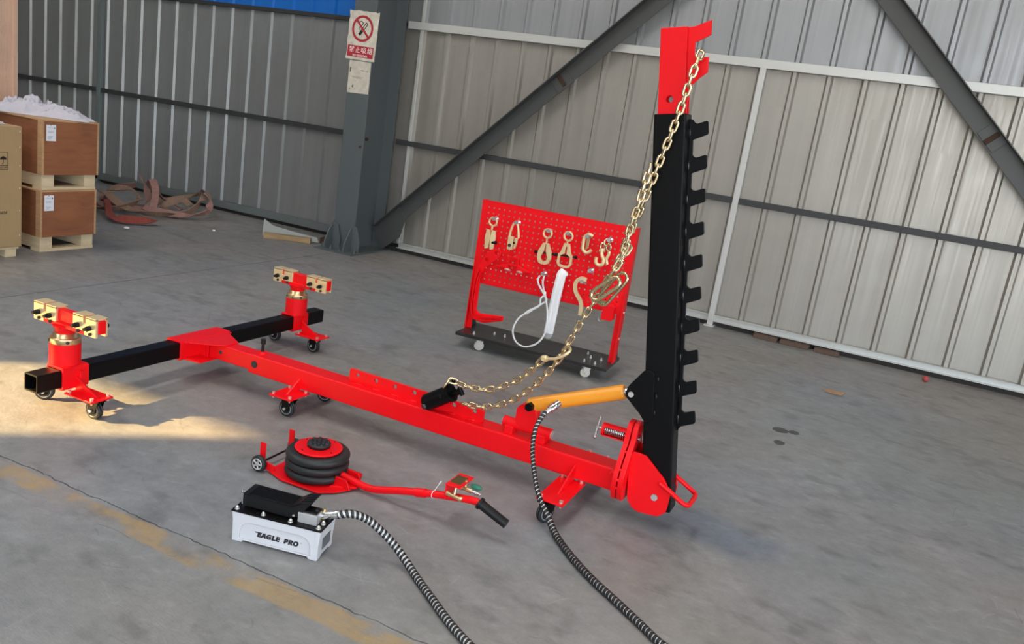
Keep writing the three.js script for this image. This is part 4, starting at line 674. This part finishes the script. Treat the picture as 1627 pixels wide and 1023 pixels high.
  const ctl = part(J, 'control_bracket', M(extX([[0.030, 0.104], [0.030, 0.166], [-0.05, 0.166], [-0.05, 0.12], [-0.02, 0.104]], 0.586, 0.592), T(ext([[0.586, -0.034], [0.648, -0.034], [0.648, 0.085], [0.586, 0.085]], 0.005).rotateX(-Math.PI / 2), 0, 0.163, 0)), MAT.red, 'red control bracket');
  part(ctl, 'rating_plate', T(bx(0.044, 0.001, 0.07, 0.614, 0.1688, -0.026, 0.0003), 0, 0, 0), std(col(0.10, 0.085, 0.03), 0.4, 0.3), 'dark rating plate');
  part(ctl, 'drain_valve', M(cy(0.606, 0.126, 0.022, 0.652, 0.120, 0.022, 0.008), hex(V(0.592, 0.128, 0.022), V(0.608, 0.126, 0.022), 0.011), cy(0.622, 0.126, 0.022, 0.620, 0.152, 0.010, 0.005), hex(V(0.644, 0.121, 0.022), V(0.656, 0.119, 0.022), 0.0105)), MAT.brass, 'brass valve');
  part(ctl, 'inlet_valve', M(cy(0.622, 0.142, -0.030, 0.668, 0.138, -0.030, 0.0085), hex(V(0.61, 0.143, -0.030), V(0.630, 0.1415, -0.030), 0.0115), cy(0.640, 0.145, -0.03, 0.640, 0.172, -0.034, 0.005)), MAT.brass, 'brass valve');
  part(ctl, 'air_nipple', M(cy(0.668, 0.138, -0.030, 0.706, 0.1345, -0.030, 0.006), cy(0.682, 0.1368, -0.030, 0.688, 0.1363, -0.030, 0.0085)), MAT.steel);
  part(ctl, 'valve_knob', T(new THREE.SphereGeometry(1, 16, 10).scale(0.024, 0.011, 0.012), 0.678, 0.152, -0.046), MAT.green, 'green valve knob');
  part(J, 'cable_tie', M(tube([[0.532, 0.107, 0.004], [0.540, 0.128, 0.0], [0.549, 0.146, -0.004]], 0.0014, 12, 6), cy(0.545, 0.140, -0.003, 0.551, 0.151, -0.005, 0.0028), T(eye(0.0152, 0.0012).rotateY(Math.PI / 2 - 0.2), 0.53, 0.093, 0)), MAT.strap, 'white cable tie');
}

// ---------------------------------------------------------------- air-hydraulic pump
const PUMP = [-1.72, 0, -1.971], PT = 12.85 * R;
const font = await new FontLoader().loadAsync('fonts/droid/droid_sans_bold.typeface.json');
{
  const P = thing('foot_pump', 'white air hydraulic pump with black treadle and printed lettering', 'pump', PUMP, PT);
  const H = 0.106, bw = (y) => -0.002 - 0.015 * (y / H), bw2 = (y) => 0.293 + 0.011 * (y / H), zf = (y) => 0.004 * (y / H), zb = (y) => -0.128 + 0.004 * (1 - y / H);
  // tank: side walls with foot notches, tapered
  const prof = [[0, 0], [0.026, 0], [0.030, 0.007], [0.262, 0.007], [0.266, 0], [0.292, 0], [0.304, H], [-0.016, H]];
  const arch = []; const A0 = 0.016, A1 = 0.272; arch.push([A1, 0.012], [A1, 0.03]); for (let k = 0; k <= 8; k++) { const a = k / 8 * 90 * R; arch.push([A1 - 0.042 + 0.042 * Math.cos(a), 0.036 + 0.040 * Math.sin(a)]); } for (let k = 0; k <= 8; k++) { const a = (90 + k / 8 * 90) * R; arch.push([A0 + 0.042 + 0.042 * Math.cos(a), 0.036 + 0.040 * Math.sin(a)]); } arch.push([A0, 0.03], [A0, 0.012]);
  const sp = [[-0.118, 0], [-0.100, 0], [-0.096, 0.007], [-0.032, 0.007], [-0.028, 0], [0, 0], [0.003, H], [-0.124, H]];
  const win = [[-0.095, 0.022], [-0.033, 0.022], [-0.030, 0.070], [-0.098, 0.070]];
  part(P, 'tank', M(extZ(prof, -0.007, 0.001, [arch], 0.002), extZ(prof, -0.013, -0.0065, [], 0.001), extZ(prof, -0.122, -0.115, [], 0.002), extX(sp, 0.285, 0.2985, [], 0.002), extX(sp, -0.0105, 0.003, [], 0.002), b6(0.002, 0.29, 0.01, 0.016, -0.118, -0.008)), MAT.white, 'white plastic tank with arched recess');
  part(P, 'side_label', T(bx(0.0012, 0.042, 0.062, 0, 0, 0, 0.0003), 0.2990, 0.046, -0.064), std(col(0.12, 0.13, 0.14), 0.4), 'dark rating label');
  part(P, 'top_plate', M(b6(-0.018, 0.306, H, H + 0.006, -0.126, 0.004, 0.002)), MAT.deckBlackGloss ?? MAT.black, 'glossy black top plate');
  for (const [x, z] of [[-0.003, -0.010], [0.092, -0.010], [0.190, -0.010], [0.290, -0.010], [0.291, -0.045], [0.291, -0.095], [-0.004, -0.055], [0.10, -0.116], [0.20, -0.116]]) part(P, 'plate_bolt', M(hex(V(x, H + 0.005, z), V(x, H + 0.013, z), 0.0062), T(new THREE.SphereGeometry(0.0052, 10, 6), x, H + 0.013, z), cy(x, H + 0.005, z, x, H + 0.007, z, 0.0085)), MAT.bolt, 'bright plate bolt');
  // treadle: rocker profile
  const tz0 = -0.108, tz1 = -0.026;
  const skirt = [[0.006, 0.120], [0.006, 0.163], [0.184, 0.159], [0.210, 0.177], [0.250, 0.186], [0.246, 0.180], [0.212, 0.128], [0.178, 0.116]];
  const pedal = part(P, 'treadle', M(extZ(skirt.slice().reverse(), tz1 - 0.004, tz1), extZ(skirt.slice().reverse(), tz0, tz0 + 0.004), extZ([[0.006, 0.158], [0.006, 0.163], [0.184, 0.159], [0.210, 0.177], [0.250, 0.186], [0.249, 0.181], [0.212, 0.172], [0.186, 0.154]].reverse(), tz0, tz1), b6(0.006, 0.010, 0.122, 0.162, tz0, tz1)), MAT.blackSatin, 'black rocker treadle');
  for (let k = 0; k < 26; k++) part(pedal, 'tread_rib', T(bx(0.0030, 0.0022, 0.066, 0, 0, 0, 0.0007), 0.026 + k * 0.0060, 0.1628 - k * 0.000135, (tz0 + tz1) / 2), MAT.black);
  for (let k = 0; k < 4; k++) part(pedal, 'tip_rib', T(bx(0.040, 0.0026, 0.0035, 0, 0, 0, 0.001).rotateZ(0.25), 0.229, 0.1815, tz0 + 0.018 + k * 0.016), MAT.black);
  part(P, 'pivot_pin', M(cy(0.192, 0.128, tz0 - 0.004, 0.192, 0.128, tz1 + 0.002, 0.004), cy(-0.012, 0.150, -0.062, 0.012, 0.150, -0.062, 0.0045)), MAT.bolt);
  part(P, 'air_inlet', M(cy(-0.016, 0.1495, -0.062, 0.006, 0.1495, -0.062, 0.005), cy(-0.018, 0.1495, -0.062, -0.010, 0.1495, -0.062, 0.0066)), MAT.steel);
  part(P, 'valve_block', M(b6(0.208, 0.276, H + 0.005, 0.146, -0.078, -0.022, 0.002)), std(col(0.58, 0.58, 0.58), 0.5, 0.6), 'bare metal valve block');
  part(P, 'block_cap', M(b6(0.216, 0.272, 0.146, 0.152, -0.074, -0.03, 0.002), T(new THREE.SphereGeometry(0.008, 12, 8), 0.262, 0.152, -0.05)), MAT.blackSatin);
  part(P, 'bleed_screw', M(cy(0.282, 0.128, -0.062, 0.282, 0.150, -0.066, 0.008), cy(0.282, 0.150, -0.066, 0.282, 0.156, -0.067, 0.006), hex(V(0.27, 0.128, -0.062), V(0.288, 0.128, -0.062), 0.011)), MAT.brass, 'brass bleed screw');
  // printed lettering: slanted bold capitals
  const txt = (s, size, x, y) => { const g = new TextGeometry(s, { font, size, depth: 0.0003, curveSegments: 3, bevelEnabled: true, bevelSize: 0.0011, bevelThickness: 0.0002, bevelSegments: 1 }); g.applyMatrix4(new THREE.Matrix4().set(1.18, 0.24, 0, 0, 0, 1, 0, 0, 0, 0, 1, 0, 0, 0, 0, 1)); return T(g, x, y, -0.0063); };
  const e = ext([[-0.010, 0.0168], [0.013, 0.0168], [0.012, 0.0132], [-0.006, 0.0132]], 0.0005, [], 0);
  part(P, 'lettering', M(txt('EAGLE', 0.0165, 0.076, 0.031), T(e, 0.078, 0.031, -0.0063), txt('PRO', 0.0165, 0.172, 0.031), T(new THREE.TorusGeometry(0.0018, 0.0004, 5, 12), 0.236, 0.047, -0.006)), MAT.ink, 'black slanted EAGLE PRO print');
}

// ---------------------------------------------------------------- hydraulic hose: pump -> loop beyond the frame -> ram
{
  const hose = thing('hydraulic_hose', 'black spiral-wrapped hydraulic hose joining white pump and orange ram', 'hose', [-0.7, 0, -2.3]);
  const loc = (x, y, z) => V(x, y, z).applyAxisAngle(V(0, 1, 0), PT).add(V(...PUMP));
  const s0 = loc(0.318, 0.144, -0.065), s1 = loc(0.335, 0.148, -0.066);
  const r = 0.0125, f = 1.12 * r + 0.0005;
  const pts = [s0, s1, V(-1.385, 0.1550, -2.122), V(-1.354, 0.1500, -2.144), V(-1.328, 0.1350, -2.164), V(-1.297, 0.1120, -2.178), V(-1.263, 0.0840, -2.190), V(-1.225, 0.0560, -2.194), V(-1.174, 0.0300, -2.180), V(-1.115, 0.0145, -2.147), V(-0.995, f, -2.060), V(-0.899, f, -1.992), V(-0.806, f, -1.938), V(-0.66, f, -1.87), V(-0.40, f, -1.80), V(-0.05, f, -1.86), V(0.10, f, -2.05), V(-0.02, f, -2.22), V(-0.20, f, -2.25), V(-0.324, f, -2.300), V(-0.414, f, -2.364), V(-0.510, f, -2.432), V(-0.628, f, -2.513), V(-0.753, f, -2.620), V(-0.850, 0.022, -2.715), V(-0.903, 0.060, -2.755), V(-0.965, 0.115, -2.79), V(-1.020, 0.175, -2.85), V(-1.062, 0.240, -2.905), V(-1.080, 0.307, -2.95), V(-1.072, 0.356, -2.985), V(-1.058, 0.378, -3.015)];
  const c = curve(pts), L = c.getLength(), N = Math.round(L / 0.006), core = [], fr = c.computeFrenetFrames(N, false);
  for (let k = 0; k <= N; k++) core.push(c.getPointAt(k / N));
  const shift = (g) => T(g, 0.7, 0, 2.3), slim = (s) => { const q = Math.min(1, Math.max(0, (s - 0.845) / 0.05)); return 1.12 - 0.34 * q * q * (3 - 2 * q); };   // thinner where it rises to the ram
  const coreG = new THREE.TubeGeometry(c, N, r * 0.84, 10, false), cp = coreG.attributes.position;
  for (let k = 0; k < cp.count; k++) { const i = Math.floor(k / 11), o = core[i], f2 = slim(i / N); cp.setXYZ(k, o.x + (cp.getX(k) - o.x) * f2, o.y + (cp.getY(k) - o.y) * f2, o.z + (cp.getZ(k) - o.z) * f2); }
  part(hose, 'hose_core', shift(M(coreG)), std(col(0.62, 0.63, 0.64), 0.4, 0.3), 'silver inner hose');

  const pos = [], idx = [], pitch = 0.0165, S = 12, turns = L / pitch, steps = Math.floor(turns * S); let row = 0;
  for (let k = 0; k <= steps; k++) {
    const s = k / steps, a = k / S * 6.2832, wide = pitch * (s < 0.45 ? 0.60 : 0.78);
    for (const [o, q] of [[-0.5, 0.86], [-0.42, 1.0], [0.42, 1.0], [0.5, 0.86]]) {
      const ss = Math.min(1, Math.max(0, s + o * wide / L)), p = c.getPointAt(ss), i = Math.round(ss * N), n = fr.normals[i], b = fr.binormals[i];
      const rq = r * q * slim(ss); p.addScaledVector(n, rq * Math.cos(a)).addScaledVector(b, rq * Math.sin(a)); pos.push(p.x, p.y, p.z);
    }
    if (k) { const A = row - 4; for (let j = 0; j < 3; j++) idx.push(A + j, A + j + 1, row + j, A + j + 1, row + j + 1, row + j); }
    row += 4;
  }
  const g = new THREE.BufferGeometry(); g.setAttribute('position', new THREE.Float32BufferAttribute(pos, 3)); g.setIndex(idx); g.computeVertexNormals();
  part(hose, 'spiral_guard', shift(clean(g)), std(col(0.010, 0.010, 0.011), 0.4), 'black spiral guard');
  const d0 = loc(0.270, 0.130, -0.062), d1 = loc(0.292, 0.137, -0.0632), d2 = loc(0.328, 0.1465, -0.0655);
  part(hose, 'coupling', shift(M(cyl(d0, d1, 0.0135, 0.0135, 6), cyl(d1, d2, 0.0118, 0.0118, 20), cyl(loc(0.322, 0.145, -0.065), loc(0.332, 0.1475, -0.0658), 0.0142, 0.0142, 20))), MAT.steel, 'silver hose coupling at pump');
  const e0 = V(-1.058, 0.378, -3.012), e1 = V(-1.036, 0.400, -3.058), m = (t) => e0.clone().lerp(e1, t);
  part(hose, 'coupling', shift(M(cyl(V(-1.066, 0.366, -3.0), m(0.15), 0.0105, 0.0115, 16), cyl(m(0.1), m(0.45), 0.0165, 0.0165, 20), cyl(m(0.45), m(0.6), 0.014, 0.014, 6), cyl(m(0.6), m(1.0), 0.0165, 0.0155, 20))), MAT.steel, 'silver quick coupling at ram');
}

// ---------------------------------------------------------------- crates, carton, cloth
const labelTex = (() => { const c = document.createElement('canvas'); c.width = 96; c.height = 144; const g = c.getContext('2d'); g.fillStyle = '#e6e8ee'; g.fillRect(0, 0, 96, 144); g.fillStyle = '#3a4260'; g.fillRect(44, 0, 5, 10); g.fillRect(78, 22, 8, 12); g.fillStyle = '#8f97ac'; for (const [x, y, w] of [[16, 24, 34], [52, 26, 18], [14, 58, 58], [16, 66, 52], [18, 100, 50], [18, 112, 44], [18, 124, 30]]) g.fillRect(x, y, w, 3); return std(0xffffff, 0.7, 0, { map: tex(c, true, 1, 1, false) }); })();
function crate(x1, z0, z1, y0, y1, len, label) {                        // visible end face looks towards +x
  const o = thing('wooden_crate', label, 'crate', [x1 - len / 2, y0, (z0 + z1) / 2], 0, 'stacked plywood crates'), w = (...a) => boxUV(b6(...a));
  const fb = 0.115;
  wpart(o, 'box_body', w(x1 - len, x1 - 0.006, y0 + fb, y1 - 0.012, z0 + 0.012, z1 - 0.012, 0.002), MAT.ply);
  wpart(o, 'end_panel', w(x1 - 0.006, x1, y0 + fb, y1 - 0.012, z0 + 0.016, z1 - 0.016, 0.001), MAT.ply, 'reddish plywood end panel');
  for (const z of [z0, z1 - 0.016]) wpart(o, 'corner_batten', w(x1 - 0.05, x1 + 0.001, y0 + fb, y1 - 0.012, z, z + 0.016, 0.001), MAT.batten);
  wpart(o, 'side_batten', w(x1 - 0.12, x1 - 0.05, y0 + fb, y1 - 0.012, z1 - 0.012, z1 - 0.002, 0.001), MAT.ply);
  wpart(o, 'lid', w(x1 - len, x1 + 0.002, y1 - 0.012, y1, z0, z1, 0.001), MAT.batten);
  for (const z of [z0 + 0.01, z1 - 0.115]) wpart(o, 'foot_block', w(x1 - len + 0.05, x1 - 0.02, y0 + 0.022, y0 + fb, z, z + 0.10, 0.003), MAT.pine, 'pale pine foot block');
  wpart(o, 'skid', w(x1 - 0.12, x1 - 0.015, y0, y0 + 0.022, z0 + 0.01, z1 - 0.01, 0.002), MAT.pine, 'pale pine skid board');
  wpart(o, 'skid', w(x1 - len, x1 - len + 0.1, y0, y0 + 0.022, z0 + 0.01, z1 - 0.01, 0.002), MAT.pine);
  wpart(o, 'paper_label', (() => { const g = clean(new THREE.PlaneGeometry(0.078, 0.118)); g.rotateY(Math.PI / 2); return T(g, x1 + 0.0022, y1 - 0.095, z1 - 0.07); })(), labelTex, 'white shipping label');
  return o;
}
crate(-5.68, -4.635, -4.155, 0, 0.470, 0.80, 'plywood crate on pine blocks, bottom of the stack');
crate(-5.68, -4.645, -4.165, 0.470, 0.990, 0.88, 'plywood crate with white cloth on its lid, top of the stack');
{ // carton with printed umbrella mark
  const o = thing('cardboard_carton', 'tall tan carton with umbrella mark at the left edge', 'carton', [-5.94, 0, -3.62]);
  const x1 = -5.62, zA = -3.97, zB = -3.27, y0 = 0.075, y1 = 0.935;
  wpart(o, 'carton_body', boxUV(b6(x1 - 0.62, x1 - 0.001, y0, y1, zA, zB, 0.006)), MAT.cardboard);
  const W = 700, H = 860, c = paint(W, H, (i, j) => { const v = 0.92 + 0.1 * fbm(i / 3, j / 40, 3) + 0.06 * fbm(i / 60, j / 60, 3); return [toS(0.40 * v), toS(0.27 * v), toS(0.135 * v)]; }), g = c.getContext('2d');
  // canvas x runs from the near edge (left) to the far edge (right)
  const u = (z) => (zB - z) / (zB - zA) * W, vv = (y) => (y1 - y) / (y1 - y0) * H; g.strokeStyle = g.fillStyle = '#241a10'; g.lineWidth = 4;
  const ux = u(-3.835), uy = vv(0.695); g.strokeRect(ux - 33, uy - 62, 66, 92); g.strokeRect(ux - 33, uy + 32, 66, 28);
  g.beginPath(); g.arc(ux, uy - 8, 25, Math.PI, 0); g.quadraticCurveTo(ux + 18, uy - 14, ux + 12, uy - 8); g.quadraticCurveTo(ux + 6, uy - 14, ux, uy - 8); g.quadraticCurveTo(ux - 6, uy - 14, ux - 12, uy - 8); g.quadraticCurveTo(ux - 18, uy - 14, ux - 25, uy - 8); g.fill();
  g.beginPath(); g.moveTo(ux, uy - 10); g.lineTo(ux, uy + 14); g.arc(ux - 5, uy + 14, 5, 0, Math.PI); g.stroke();
  g.font = 'bold 17px sans-serif'; g.textAlign = 'center'; g.fillText('KEEP DRY', ux, uy + 52, 58); g.font = 'bold 30px sans-serif'; g.textAlign = 'right'; g.fillText('0 MM', u(-3.865), vv(0.315));
  const f = clean(new THREE.PlaneGeometry(zB - zA - 0.012, y1 - y0 - 0.012)); f.rotateY(Math.PI / 2);
  wpart(o, 'printed_face', T(f, x1, (y0 + y1) / 2, (zA + zB) / 2), std(0xffffff, 0.85, 0, { map: tex(c, true, 1, 1, false) }), 'carton face with umbrella print');
  wpart(o, 'pallet_deck', boxUV(b6(x1 - 0.60, x1 - 0.02, 0.055, 0.074, zA + 0.01, zB - 0.01, 0.002)), MAT.pine);
  for (const z of [zA + 0.03, (zA + zB) / 2 - 0.04, zB - 0.11]) wpart(o, 'pallet_runner', boxUV(b6(x1 - 0.60, x1 - 0.02, 0, 0.055, z, z + 0.08, 0.002)), MAT.pine);
  for (const y of [0.16, 0.34, 0.5, 0.66, 0.79, 0.90]) wpart(o, 'staple', bx(0.003, 0.012, 0.006, x1 + 0.0005, y, zA + 0.018, 0.001), MAT.bolt);
}
// tall pale plywood case behind, its corner at the left edge of the picture
{ const o = thing('plywood_case', 'tall pale plywood case behind the crates at left edge', 'case', [-7.3, 0, -4.05]);
  wpart(o, 'case_body', boxUV(b6(-7.9, -6.62, 0, 2.3, -4.60, -3.4, 0.003)), MAT.plyLight); wpart(o, 'case_edge', boxUV(b6(-6.62, -6.605, 0, 2.3, -4.625, -4.59, 0.002)), MAT.plyLight); }
function crumple(name, label, cx, y, cz, lx, lz, h, ang, m, category) {  // a crumpled sheet lying as a lump
  const n = 56, k = 30, pos = [], idx = [], hgt = (u, v) => { const e = Math.max(0, 1 - Math.pow(Math.abs(u), 2.6)) * Math.max(0, 1 - Math.pow(Math.abs(v), 2.4)); const rid = 1 - Math.abs(2 * fbm(u * 3.2 + cx, v * 2.6 + u * 1.5 + 3, 3) - 1), r2 = 1 - Math.abs(2 * noise(u * 7 + v * 4 + 9, v * 6 - u * 2) - 1); return h * Math.pow(e, 0.55) * (0.05 + 0.75 * rid * rid + 0.42 * r2 * r2) * (1.05 - 0.45 * u); };
  for (let j = 0; j <= k; j++) for (let i = 0; i <= n; i++) { let u = i / n * 2 - 1, v = j / k * 2 - 1; const wob = 1 + 0.16 * (fbm(Math.atan2(v, u) * 1.8 + 20, 3 + cx, 3) - 0.5) * 2; const X = u * lx * wob, Z = v * lz * wob * (0.8 + 0.4 * fbm(u * 2 + 5, 1, 2)); pos.push(cx + X * Math.cos(ang) + Z * Math.sin(ang), y + 0.002 + hgt(u, v), cz - X * Math.sin(ang) + Z * Math.cos(ang)); }
  for (let j = 0; j < k; j++) for (let i = 0; i < n; i++) { const a = j * (n + 1) + i, b = a + 1, c = a + n + 1, d = c + 1; idx.push(a, c, b, b, c, d); }
  const g = new THREE.BufferGeometry(); g.setAttribute('position', new THREE.Float32BufferAttribute(pos, 3)); g.setIndex(idx); g.computeVertexNormals(); return solo(name, g, m, label, category);
}
crumple('white_cloth', 'crumpled white cloth lying on the upper wooden crate', -5.95, 0.990, -4.385, 0.335, 0.12, 0.11, 0.62, MAT.cloth, 'cloth');
crumple('plastic_wrap', 'crumpled clear plastic wrap on top of the tan carton', -5.82, 0.935, -3.80, 0.14, 0.10, 0.06, 1.2, phy(col(0.62, 0.64, 0.66), 0.3, 0, { transmission: 0.25, thickness: 0 }), 'plastic wrap');

// ---------------------------------------------------------------- webbing slings in a heap, loose wood, bricks, bits
function sling(pts, w, m, label) {
  const c = curve(pts), P = c.getPoints(pts.length * 10), ph = rnd() * 6;
  solo('webbing_sling', sweep(P, [[-w, -0.004], [w, -0.004], [w, 0.004], [-w, 0.004]], (t) => V(0.75 * Math.sin(t * 9 + ph), 0.75, 0.75 * Math.cos(t * 7 + ph)).normalize()), m, label, 'sling', 'slings heaped by the wall');
}
sling([[-6.75, 0.05, -6.55], [-6.95, 0.14, -6.48], [-7.06, 0.26, -6.42], [-6.98, 0.33, -6.36], [-6.86, 0.24, -6.30], [-6.80, 0.07, -6.20], [-6.95, 0.05, -6.05], [-7.15, 0.10, -5.98], [-7.3, 0.14, -6.1]], 0.036, MAT.webPink, 'dusty pink sling standing in a loop beside the wall');
sling([[-7.1, 0.06, -6.5], [-6.85, 0.16, -6.72], [-6.62, 0.23, -6.72], [-6.48, 0.18, -6.55], [-6.50, 0.07, -6.40], [-6.70, 0.05, -6.32], [-6.85, 0.08, -6.42], [-6.75, 0.15, -6.55], [-6.60, 0.12, -6.52]], 0.036, MAT.webTan, 'tan sling coiled at the right of the heap');
sling([[-7.5, 0.12, -6.25], [-7.25, 0.20, -6.1], [-7.05, 0.22, -6.15], [-6.85, 0.15, -6.1], [-6.9, 0.06, -5.85], [-7.15, 0.05, -5.7], [-7.3, 0.05, -5.75]], 0.036, MAT.webTan, 'tan sling twisted behind the lower crate');
sling([[-7.05, 0.12, -5.85], [-6.85, 0.12, -5.72], [-6.68, 0.07, -5.60], [-6.52, 0.05, -5.52], [-6.40, 0.05, -5.60], [-6.28, 0.05, -5.80]], 0.040, MAT.webRed, 'dark red sling end lying in front of the heap');
sling([[-7.2, 0.05, -5.9], [-7.0, 0.05, -5.6], [-6.8, 0.05, -5.45], [-6.85, 0.06, -5.3]], 0.036, MAT.webRed, 'dull red sling half hidden behind the lower crate');
sling([[-7.35, 0.30, -6.55], [-7.15, 0.20, -6.45], [-6.98, 0.08, -6.30], [-7.05, 0.05, -6.10], [-7.25, 0.06, -6.0], [-7.4, 0.16, -6.2], [-7.2, 0.24, -6.35]], 0.036, MAT.webPink, 'dusty pink sling folded over at the back of the heap');
sling([[-6.72, 0.20, -6.78], [-6.58, 0.27, -6.70], [-6.42, 0.22, -6.60], [-6.36, 0.10, -6.52], [-6.46, 0.05, -6.36], [-6.66, 0.05, -6.22], [-6.82, 0.08, -6.12]], 0.036, MAT.webPink, 'dusty pink sling arching over the right end of heap');
sling([[-7.3, 0.16, -6.0], [-7.1, 0.18, -5.92], [-6.95, 0.12, -5.9], [-6.78, 0.06, -5.95], [-6.6, 0.05, -6.05], [-6.5, 0.06, -6.25]], 0.036, MAT.webTan, 'tan sling stretched flat across the heap front');
{ // timber offcut and rag of tin by the column
  const a = thing('timber_offcut', 'old timber offcut lying at the wall left of the column', 'timber', [-5.30, 0, -6.52], 0.53);
  part(a, 'plank', boxUV(bx(0.46, 0.055, 0.07, 0, 0.0275, 0, 0.006)), MAT.oldWood); 
  solo('tin_scrap', T(ext([[-0.30, 0.0], [0.26, 0.0], [0.24, 0.05], [0.02, 0.075], [-0.20, 0.11], [-0.30, 0.17]], 0.004).rotateX(-0.25).rotateY(0.50), -5.31, 0.005, -6.61), std(col(0.30, 0.31, 0.29), 0.5, 0.3), 'bent grey tin scrap leaning behind the timber offcut', 'scrap');
  solo('wood_block', boxUV(T(bx(0.14, 0.06, 0.09, 0, 0.03, 0, 0.008).rotateY(0.2), -5.02, 0, -6.80)), MAT.rust, 'short dark wood block against the column foot', 'block');
  for (const [x, z, w, l] of [[-0.70, -7.13, 0.20, 'first loose brick under the pale sill right of the mast'], [-0.46, -7.13, 0.24, 'second loose brick under the pale sill right of the mast'], [-0.20, -7.12, 0.20, 'last loose brick under the pale sill, farthest right']]) solo('brick', T(bx(w, 0.036, 0.08, 0, 0.018, 0, 0.006).rotateY(rr(-0.06, 0.06)), x, 0, z - 0.035), MAT.brick, l, 'brick', 'bricks under the sill');
  solo('red_cap', T(new THREE.SphereGeometry(0.024, 14, 10), 0.55, 0.024, -6.985), std(col(0.4, 0.06, 0.06), 0.6), 'small red round cap by the wall sill', 'cap');
  solo('dry_leaf', T(ext([[-0.08, 0.0], [-0.03, 0.022], [0.03, 0.016], [0.07, 0.028], [0.05, -0.012], [-0.02, -0.015]], 0.004).rotateX(-1.0), -0.053, 0.014, -5.89), std(col(0.30, 0.18, 0.10), 0.9), 'curled brown leaf lying on the floor at right', 'leaf');
  solo('paper_scrap', T(new THREE.SphereGeometry(1, 10, 6).scale(0.03, 0.012, 0.022), -6.24, 0.012, -5.42), MAT.strap, 'tiny white scrap before the dark red sling', 'scrap');
  solo('paper_scrap', T(new THREE.SphereGeometry(1, 10, 6).scale(0.018, 0.01, 0.014), -5.9, 0.01, -6.15), MAT.strap, 'tiny white speck alone on the floor near the wall', 'scrap');
}
renderer.render(scene, camera);
